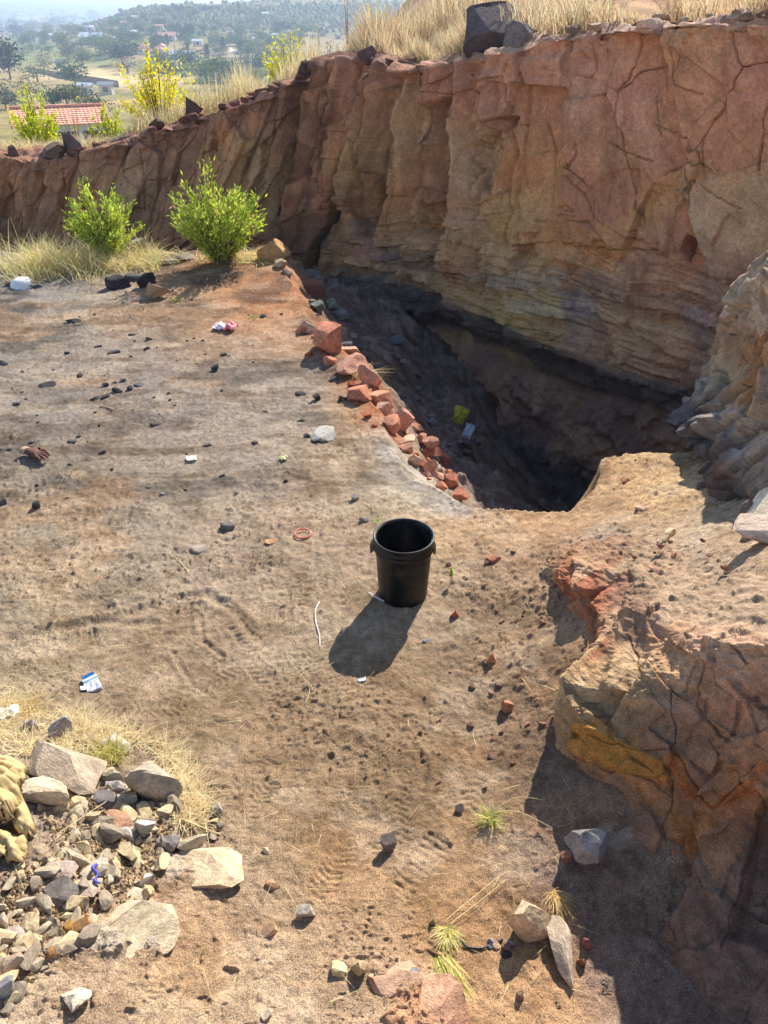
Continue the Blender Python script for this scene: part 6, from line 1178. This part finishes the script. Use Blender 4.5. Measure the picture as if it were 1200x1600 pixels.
# power pole, field wall
p = at_valley(10, 84); d = p[1]*CP + (CAM_Z - p[2])*SP; m = d/F_PX; t_ = empty('power_pole', p, 'wooden power pole at the left edge of the valley', 'pole')
bm = bmesh.new(); bmesh.ops.create_cone(bm, cap_ends=True, segments=8, radius1=.9*m, radius2=.6*m, depth=32*m, matrix=Matrix.Translation((0, 0, 15*m))); bm_obj('post', bm, M_WOOD, t_)
bm = bmesh.new(); box(bm, -4*m, 4*m, -.3*m, .3*m, 28*m, 29*m); bm_obj('crossarm', bm, M_WOOD, t_)
pa = [at_valley(u, v) for u, v in ((42, 111), (80, 118), (115, 124), (150, 130), (185, 136))]
fw = empty('field_wall', pa[0], 'long low dark wall along the near side of the yellow field', 'wall')
for a, b in zip(pa[:-1], pa[1:]):
    dv = b - a; n_ = np.array([-dv[1], dv[0], 0]); n_ /= np.linalg.norm(n_); n_ *= .2; a0, b0 = a - pa[0], b - pa[0]; bm = bmesh.new()
    vs_ = [bm.verts.new(tuple(q + s*n_ + np.array([0, 0, z]))) for q in (a0, b0) for s in (-1, 1) for z in (-.4, 1.5)]
    for f in ((0, 1, 3, 2), (4, 6, 7, 5), (0, 4, 5, 1), (2, 3, 7, 6), (0, 2, 6, 4), (1, 5, 7, 3)): bm.faces.new([vs_[i] for i in f])
    bm_obj('wall_panel', bm, WALLS['brown'], fw)

# ------------------------------------------------------------------ bucket
def lathe(prof, n=72):
    V = []; a = np.linspace(0, 2*math.pi, n, endpoint=False)
    for r, z in prof: V.append(np.stack([r*np.cos(a), r*np.sin(a), np.full(n, z)], 1))
    V = np.vstack(V); F = [[i*n + k, i*n + (k + 1) % n, (i + 1)*n + (k + 1) % n, (i + 1)*n + k] for i in range(len(prof) - 1) for k in range(n)]
    return V, np.array(F)
M_BUCKET, _nt, _b = new_mat('black_plastic'); _b.inputs['Base Color'].default_value = (.008, .007, .007, 1); _b.inputs['Roughness'].default_value = .38; _b.inputs['Specular IOR Level'].default_value = .3
_n = N(_nt, 'ShaderNodeTexNoise', Scale=18.0, Detail=5.0); _tc = N(_nt, 'ShaderNodeTexCoord'); _nt.links.new(_tc.outputs['Object'], _n.inputs['Vector'])
_mr = N(_nt, 'ShaderNodeMapRange'); _mr.inputs['From Min'].default_value = .35; _mr.inputs['From Max'].default_value = .75; _mr.inputs['To Min'].default_value = .3; _mr.inputs['To Max'].default_value = .62; _nt.links.new(_n.outputs['Fac'], _mr.inputs['Value']); _nt.links.new(_mr.outputs[0], _b.inputs['Roughness'])
_cr = N(_nt, 'ShaderNodeMix', data_type='RGBA'); _cr.inputs['A'].default_value = (.006, .0055, .0055, 1); _cr.inputs['B'].default_value = (.055, .045, .036, 1)
_m2 = N(_nt, 'ShaderNodeMapRange'); _m2.inputs['From Min'].default_value = .5; _m2.inputs['From Max'].default_value = .85; _nt.links.new(_n.outputs['Fac'], _m2.inputs['Value']); _nt.links.new(_m2.outputs[0], _cr.inputs['Factor']); _nt.links.new(_cr.outputs['Result'], _b.inputs['Base Color'])
BXY = (.096, 3.035); bz0 = gz(*BXY) - .004
bk = empty('bucket', (*BXY, bz0), 'open black plastic bucket standing on the trodden sand', 'bucket')
V, F = lathe([(.0, .0), (.118, .0), (.1215, .004), (.1225, .012), (.138, .296), (.139, .352), (.1395, .357), (.136, .357), (.1345, .350), (.1185, .010), (.0, .008)])
link('body', mesh_np('bucket_body', V, F), M_BUCKET, bk)
V, F = lathe([(.1375, .292), (.1475, .293), (.1485, .297), (.1475, .302), (.1440, .305), (.1438, .316), (.1485, .319), (.1495, .324), (.1485, .330), (.1455, .333), (.1455, .350), (.1490, .353), (.1500, .357), (.1490, .361), (.1440, .362), (.1390, .360), (.1375, .355)])
link('rim_collar', mesh_np('bucket_rim', V, F), M_BUCKET, bk)
for a0, nm in ((math.radians(172), 'left'), (math.radians(2), 'right')):        # handle lugs: curved straps standing off the wall
    na, nz_ = 14, 8; A = np.linspace(-.34, .34, na); Z = np.linspace(.245, .318, nz_); V = []
    for th in (0, 1):
        for a in A:
            for z in Z:
                edge = 1 - (a/.34)**2; zl = .318 - (.318 - z)*(.35 + .65*edge); r = .1470 + (.016*edge if nm == 'left' else .008*edge)*np.clip((.318 - z)/.022, 0, 1) + .0035*th
                V.append((r*math.cos(a0 + a), r*math.sin(a0 + a), zl))
    V = np.array(V); g = grid_faces(na, nz_); F = np.vstack([g[:, ::-1], g + na*nz_])
    idx = np.arange(na*nz_).reshape(na, nz_); ring_ = np.concatenate([idx[:, 0], idx[-1, 1:], idx[::-1, -1][1:], idx[0, ::-1][1:-1]]); nr_ = len(ring_)
    F = np.vstack([F, [[ring_[k], ring_[(k + 1) % nr_], ring_[(k + 1) % nr_] + na*nz_, ring_[k] + na*nz_] for k in range(nr_)]])
    link('handle_lug', mesh_np('handle_lug', V, F), M_BUCKET, bk)
# ------------------------------------------------------------------ litter
def crumple(nx, ny, sx, sy, amp, seed, fold=6.0, arch=0.0):
    a, b = np.meshgrid(np.linspace(-.5, .5, nx), np.linspace(-.5, .5, ny), indexing='ij')
    z = amp*np.abs(fbm(a*fold + seed, b*fold, 3, seed)) + arch*(1 - 4*a*a)*(1 - 4*b*b); x = a*sx*(1 + .15*fbm(b*3 + seed, a*3, 2, seed + 1)); y = b*sy*(1 + .15*fbm(a*3, b*3 + seed, 2, seed + 2))
    return np.stack([x, y, z], -1).reshape(-1, 3), grid_faces(nx, ny)
def sheet(name, u, v, sx, sy, amp, mat, label, cat, rz=0.0, seed=1, arch=0.0, n=14, thick=.002, fold=4.0):
    V, F = crumple(n, n, sx, sy, amp, seed, fold, arch); o = link(name, mesh_np(name, V, F), mat); o.location = at1(u, v) + np.array([0, 0, .006]); o.rotation_euler = (0, 0, rz)
    md = o.modifiers.new('thickness', 'SOLIDIFY'); md.thickness = thick; return tag(o, label, cat)
# red ring
bm = bmesh.new(); ns, nr_ = 40, 8; vs_ = []
for i in range(ns):
    a = i*2*math.pi/ns
    for k in range(nr_):
        c = k*2*math.pi/nr_; r = .043 + .0035*math.cos(c); vs_.append(bm.verts.new((r*math.cos(a), r*math.sin(a), .004 + .005*math.sin(c))))
for i in range(ns):
    for k in range(nr_): bm.faces.new((vs_[i*nr_ + k], vs_[((i + 1) % ns)*nr_ + k], vs_[((i + 1) % ns)*nr_ + (k + 1) % nr_], vs_[i*nr_ + (k + 1) % nr_]))
o = bm_obj('plastic_ring', bm, plain('orange_plastic', tuple(lin((224, 112, 84))), .45, .4), None, True); o.location = at1(473, 836) + np.array([0, 0, .006]); o.rotation_euler = (.05, .04, 0); tag(o, 'orange-red plastic ring lying flat on the dust left of the bucket', 'ring')
# crushed cigarette-style packet
pk = empty('packet', at1(144, 1070) + np.array([0, 0, .014]), 'crushed blue, white and silver packet on the sand at the left', 'packet', None, math.radians(-52)); pk.rotation_euler = (.12, -.08, math.radians(33))
def cbox(name, x0, x1, y0, y1, z0, z1, mat, parent, amp=.0025, seg=5):
    bm = bmesh.new(); box(bm, x0, x1, y0, y1, z0, z1); bmesh.ops.subdivide_edges(bm, edges=bm.edges[:], cuts=seg, use_grid_fill=True)
    for v_ in bm.verts: v_.co += Vector((R.uniform(-1, 1), R.uniform(-1, 1), R.uniform(-1, 1)))*amp
    return bm_obj(name, bm, mat, parent)
cbox('body', -.03, .03, -.052, .006, -.011, .011, plain('silver_foil', (.56, .56, .60), .4, .5), pk)
cbox('stripe', -.0305, .0305, .0062, .012, -.0115, .0115, plain('sky_blue_card', tuple(lin((110, 190, 226))), .5), pk, .001, 3)
cbox('band', -.0305, .0305, .0122, .025, -.0115, .0115, plain('white_card', (.82, .82, .82), .5), pk, .001, 3)
cbox('lid', -.027, .024, .0252, .045, -.010, .011, plain('blue_card', tuple(lin((24, 92, 160))), .5), pk, .0015, 3)
M_PAPER = plain('white_paper', (.8, .79, .75), .8, .1)
sheet('paper_scrap', 299, 718, .065, .055, .012, M_PAPER, 'white paper scrap alone in the middle of the upper platform', 'paper', .3, 3)
sheet('paper_scrap', 443, 718, .055, .045, .014, plain('greenish_card', tuple(lin((200, 198, 150))), .8), 'pale greenish card scrap on the slope right of the white paper', 'paper', .6, 5)
sheet('paper_scrap', 566, 1064, .036, .018, .006, plain('pale_plastic', (.72, .78, .84), .5), 'white shard lying inside the bucket shadow', 'shard', .4, 7)
sheet('plastic_scrap', 665, 1003, .03, .012, .006, plain('blue_plastic', tuple(lin((110, 132, 158))), .5), 'small blue-grey scrap right of the bucket shadow', 'scrap', .3, 9)
sheet('paper_scrap', 132, 1077, .03, .025, .004, M_PAPER, 'tiny white scrap beside the blue packet', 'paper', .3, 11)
sheet('paper_scrap', 12, 1118, .09, .06, .02, M_PAPER, 'white crumpled paper in the straw at the left edge', 'paper', .5, 13)
wr = empty('wrapper', at1(353, 515) + np.array([0, 0, .01]), 'crumpled pink and white wrapper on the far platform', 'wrapper', None, -.25)
for nm, x0, w_, c in (('white_half', -.055, .11, (236, 226, 226)), ('pink_half', .05, .10, (226, 120, 130))):
    V, F = crumple(12, 12, w_, .12, .045, 21 if x0 < 0 else 23, 3.5, .03); V[:, 0] += x0; q = link(nm, mesh_np(nm, V, F), plain(nm + '_film', tuple(lin(c)), .45), wr)
# half-buried white plastic dome
dm = empty('plastic_dome', at1(35, 446) + np.array([0, 0, -.02]), 'white half-buried plastic tub at the edge of the dry grass', 'tub')
V, F = lathe([(.125, 0), (.12, .03), (.108, .06), (.085, .085), (.05, .10), (.0, .104)], 40); link('shell', mesh_np('dome_shell', V, F), M_WHITE, dm)
V, F = lathe([(.12, .0), (.135, .0), (.137, .007), (.133, .013), (.122, .015)], 40); link('rim', mesh_np('dome_rim', V, F), M_WHITE, dm)
# yellow sack and white scrap in the pit
M_YEL = plain('yellow_film', tuple(lin((196, 184, 60))), .5); ys_ = empty('yellow_packet', at1(722, 664) + np.array([-.05, 0, .10]), 'crumpled yellow packet on the dark slope deep in the pit', 'packet'); ys_.rotation_euler = (.7, .25, -.5)
V, F = crumple(14, 14, .17, .25, .05, 31, 3.0, .06); link('front', mesh_np('packet_front', V, F), M_YEL, ys_); V2 = V.copy(); V2[:, 2] = -.6*V2[:, 2]; link('back', mesh_np('packet_back', V2, F[:, ::-1]), M_YEL, ys_)
o = sheet('plastic_scrap', 730, 684, .10, .2, .05, plain('pale_blue_film', (.5, .54, .62), .5), 'pale bluish plastic scrap below the yellow packet in the pit', 'scrap', .2, 33, .02); o.rotation_euler = (.6, .2, -.3); o.location.z += .04
# blue ribbon, bottle cap
o = stem_obj([(155,1363,.02),(150,1370,.03),(156,1378,.02),(152,1387,.02),(160,1390,.015)], .006, plain('blue_ribbon', tuple(lin((84, 88, 166))), .5), 'ribbon', 'blue twisted ribbon on the stones of the rubble heap', 'ribbon', .02)
V, F = lathe([(.0, .011), (.012, .011), (.0145, .009), (.015, 0), (.0135, 0), (.013, .008), (.0, .0095)], 24); o = link('bottle_cap', mesh_np('bottle_cap', V, F), M_WHITE); o.location = at1(232, 1375) + np.array([0, 0, .008]); o.rotation_euler = (.3, .1, 0); tag(o, 'small white bottle cap beside the big pale slab', 'cap')
# charred scraps at the end of the cord
for i, (u, v, w, h, c) in enumerate([(768,1470,12,10,(150,150,156)),(776,1478,13,9,(196,164,136)),(764,1480,9,8,(120,120,126)),(790,1480,13,12,(120,98,84)),(798,1474,11,10,(140,140,144)),(782,1470,8,8,(110,110,116)),(792,1490,15,10,(66,58,54))]):
    rock_px(u, v, w, h, c, 'charred scrap beside the tan stone at the end of the black cord', name='charred_scrap', cat='scrap', group='charred scraps at the end of the black cord')
# ------------------------------------------------------------------ glove
def skin_obj(name, verts, edges, rad, mat, parent=None, sub=2):
    me = bpy.data.meshes.new(name); me.from_pydata(verts, edges, []); o = bpy.data.objects.new(name, me); COL.objects.link(o)
    sk = o.modifiers.new('skin', 'SKIN'); ss_ = o.modifiers.new('sub', 'SUBSURF'); ss_.levels = sub; ss_.render_levels = sub
    for i, r in enumerate(rad): me.skin_vertices[0].data[i].radius = (r, r*.8)
    me.skin_vertices[0].data[0].use_root = True
    dg = bpy.context.evaluated_depsgraph_get(); m2 = bpy.data.meshes.new_from_object(o.evaluated_get(dg)); bpy.data.objects.remove(o); m2.polygons.foreach_set('use_smooth', np.full(len(m2.polygons), True))
    return link(name, m2, mat, parent)
M_GLOVE = mineral('worn_glove', (lin((112, 78, 66))), 60.0, .5, .5, .004, .85, 4.0); M_GLOVE2 = mineral('glove_cuff', (lin((176, 148, 122))), 60.0, .4, .5, .004, .9, 4.0)
gv = empty('glove', at1(56, 715) + np.array([0, 0, .02]), 'worn brown work glove lying on the dust at the left', 'glove', None, math.radians(-28))
verts = [(0, 0, .012), (-.045, 0, .012), (-.085, .0, .010), (.03, .0, .012)]; edges = [(0, 1), (1, 2), (0, 3)]; rad = [.036, .034, .026, .032]
for k, (y, L_, b) in enumerate([(.030, .060, .004), (.011, .072, .0), (-.009, .068, -.002), (-.028, .052, -.004)]):
    i = len(verts); verts += [(.045, y, .012), (.045 + L_*.5, y*1.15, .022 + b), (.045 + L_, y*1.25 - .006, .006)]; edges += [(3, i), (i, i + 1), (i + 1, i + 2)]; rad += [.0125, .0105, .0085]
i = len(verts); verts += [(-.01, .038, .014), (.022, .058, .016), (.048, .060, .008)]; edges += [(0, i), (i, i + 1), (i + 1, i + 2)]; rad += [.017, .014, .010]
skin_obj('hand', verts, edges, rad, M_GLOVE, gv)
V, F = lathe([(.030, -.012), (.036, .0), (.035, .02), (.031, .026)], 24); V = V[:, [2, 0, 1]]*np.array([1, 1, .6]); V[:, 0] -= .10; V[:, 2] += .012; link('cuff', mesh_np('cuff', V, F), M_GLOVE2, gv)
# ------------------------------------------------------------------ cloths at the left edge
def cloth(name, outline, hgt, mat, label, seed, cat='cloth', fold=7.0, nn=130):
    c = np.array([at1(u, v)[:2] for u, v in outline]); mn, mx = c.min(0) - .02, c.max(0) + .02
    X, Y = np.meshgrid(np.linspace(mn[0], mx[0], nn), np.linspace(mn[1], mx[1], nn), indexing='ij'); sd_ = poly_sd(X, Y, [tuple(q) for q in c]) + .012*fbm(X*14, Y*14, 3, seed)
    w = sstep(-.004, .05, sd_); wx_ = X + .05*fbm(X*4, Y*4, 2, seed + 1); wy_ = Y + .05*fbm(X*4 + 7, Y*4, 2, seed + 2)
    r1 = 1 - np.abs(fbm(wx_*fold*.6, wy_*fold, 2, seed + 3))*1.6; r2 = 1 - np.abs(fbm(wx_*fold*1.6 + 4, wy_*fold*1.6, 2, seed + 4))*1.6
    Z = ground(X, Y) - .02 + w*(hgt*(.45 + .55*np.clip(fbm(X*3, Y*3, 2, seed + 5) + .6, 0, 1.2)) + .085*r1*(.5 + hgt*5) + .02*r2)
    k = (sd_ > -.01); F = grid_faces(nn, nn); kk = k.ravel()[F].all(1); F = F[kk]
    o = link(name, mesh_np(name, np.stack([X, Y, Z], -1).reshape(-1, 3), F), mat); md = o.modifiers.new('thickness', 'SOLIDIFY'); md.thickness = .006; return tag(o, label, cat)
M_KHAKI = mineral('khaki_cotton', (lin((186, 162, 114))), 70.0, .14, .25, .002, .85, 4.0); M_DCLOTH = mineral('grey_brown_cloth', (lin((108, 96, 84))), 70.0, .2, .3, .002, .9, 4.0)
cloth('cloth', [(-120,1330),(-40,1345),(40,1352),(72,1350),(66,1318),(30,1300),(-120,1290)], .02, M_DCLOTH, 'flat grey-brown cloth under the khaki heap at the left edge', 41)
creases = [[(-60,1188),(0,1190),(38,1202),(40,1216)], [(-60,1204),(4,1200),(34,1210)], [(-30,1232),(8,1224),(32,1240)], [(-20,1282),(4,1256),(30,1236)], [(-60,1262),(-10,1258),(16,1276)], [(26,1268),(40,1280),(46,1292)], [(34,1256),(36,1276),(30,1294)], [(-10,1300),(14,1312),(22,1336)], [(36,1304),(26,1318),(18,1334)], [(-60,1310),(-16,1302),(8,1300)]]
def heap(name, lobes, mat, label, nn=210):
    X, Y = np.meshgrid(np.linspace(-1.75, -1.02, nn), np.linspace(1.38, 2.12, nn), indexing='ij'); g = ground(X, Y); U_, V_ = proj(X, Y, g + .05); Z = np.full(X.shape, -1.0)
    for q, (pts, base, hgt, soft, cx, cy, ang) in enumerate(lobes):
        s = poly_sd(U_, V_, pts) + 1.2*fbm(X*12 + q, Y*12, 3, 60 + q); w = sstep(0, 2.2, s)*(.62 + .38*np.clip(s/soft, 0, 1)**.6); al = math.cos(ang)*U_ + math.sin(ang)*V_; pr = -math.sin(ang)*U_ + math.cos(ang)*V_
        fold = 0*X
        for ln in creases:
            dd, _ = seg_dist(U_ + 2*fbm(X*9, Y*9, 2, 71), V_, ln); fold = fold + .016*np.exp(-dd/3.2) - .007*np.exp(-((dd - 9)/5)**2)
        fold = fold + .006*fbm(X*7, Y*7, 2, 72 + q)
        Z = np.where(s > 0, np.maximum(Z, base + hgt*w + fold*w), Z)
    k = (Z > -.5); F = grid_faces(nn, nn); F = F[k.ravel()[F].all(1)]; o = link(name, mesh_np(name, np.stack([X, Y, g + np.where(k, Z, 0)], -1).reshape(-1, 3), F), mat)
    md = o.modifiers.new('thickness', 'SOLIDIFY'); md.thickness = .005; return tag(o, label, 'cloth')
heap('khaki_cloth', [([(-150,1175),(-30,1176),(20,1186),(40,1200),(38,1222),(22,1218),(0,1232),(-150,1240)], .03, .05, 16, 0, 0, .35),
   ([(-150,1222),(-20,1216),(14,1216),(34,1232),(36,1252),(22,1272),(14,1284),(-150,1290)], .06, .09, 26, 0, 0, -.3), ([(20,1262),(36,1250),(44,1268),(52,1290),(40,1300),(26,1296),(20,1284)], .015, .05, 12, 0, 0, 1.2),
   ([(-150,1290),(-10,1290),(10,1296),(36,1300),(40,1318),(28,1340),(8,1336),(-20,1318),(-150,1310)], .012, .035, 14, 0, 0, .5)], M_KHAKI, 'crumpled khaki cloth heap cut by the left edge of the picture')
0 and cloth('khaki_cloth', [(-160,1180),(-40,1175),(20,1182),(38,1205),(36,1232),(48,1262),(44,1290),(36,1322),(10,1335),(-60,1325),(-160,1320)], .10, M_KHAKI, 'crumpled khaki cloth heap cut by the left edge of the picture', 51, 'cloth')
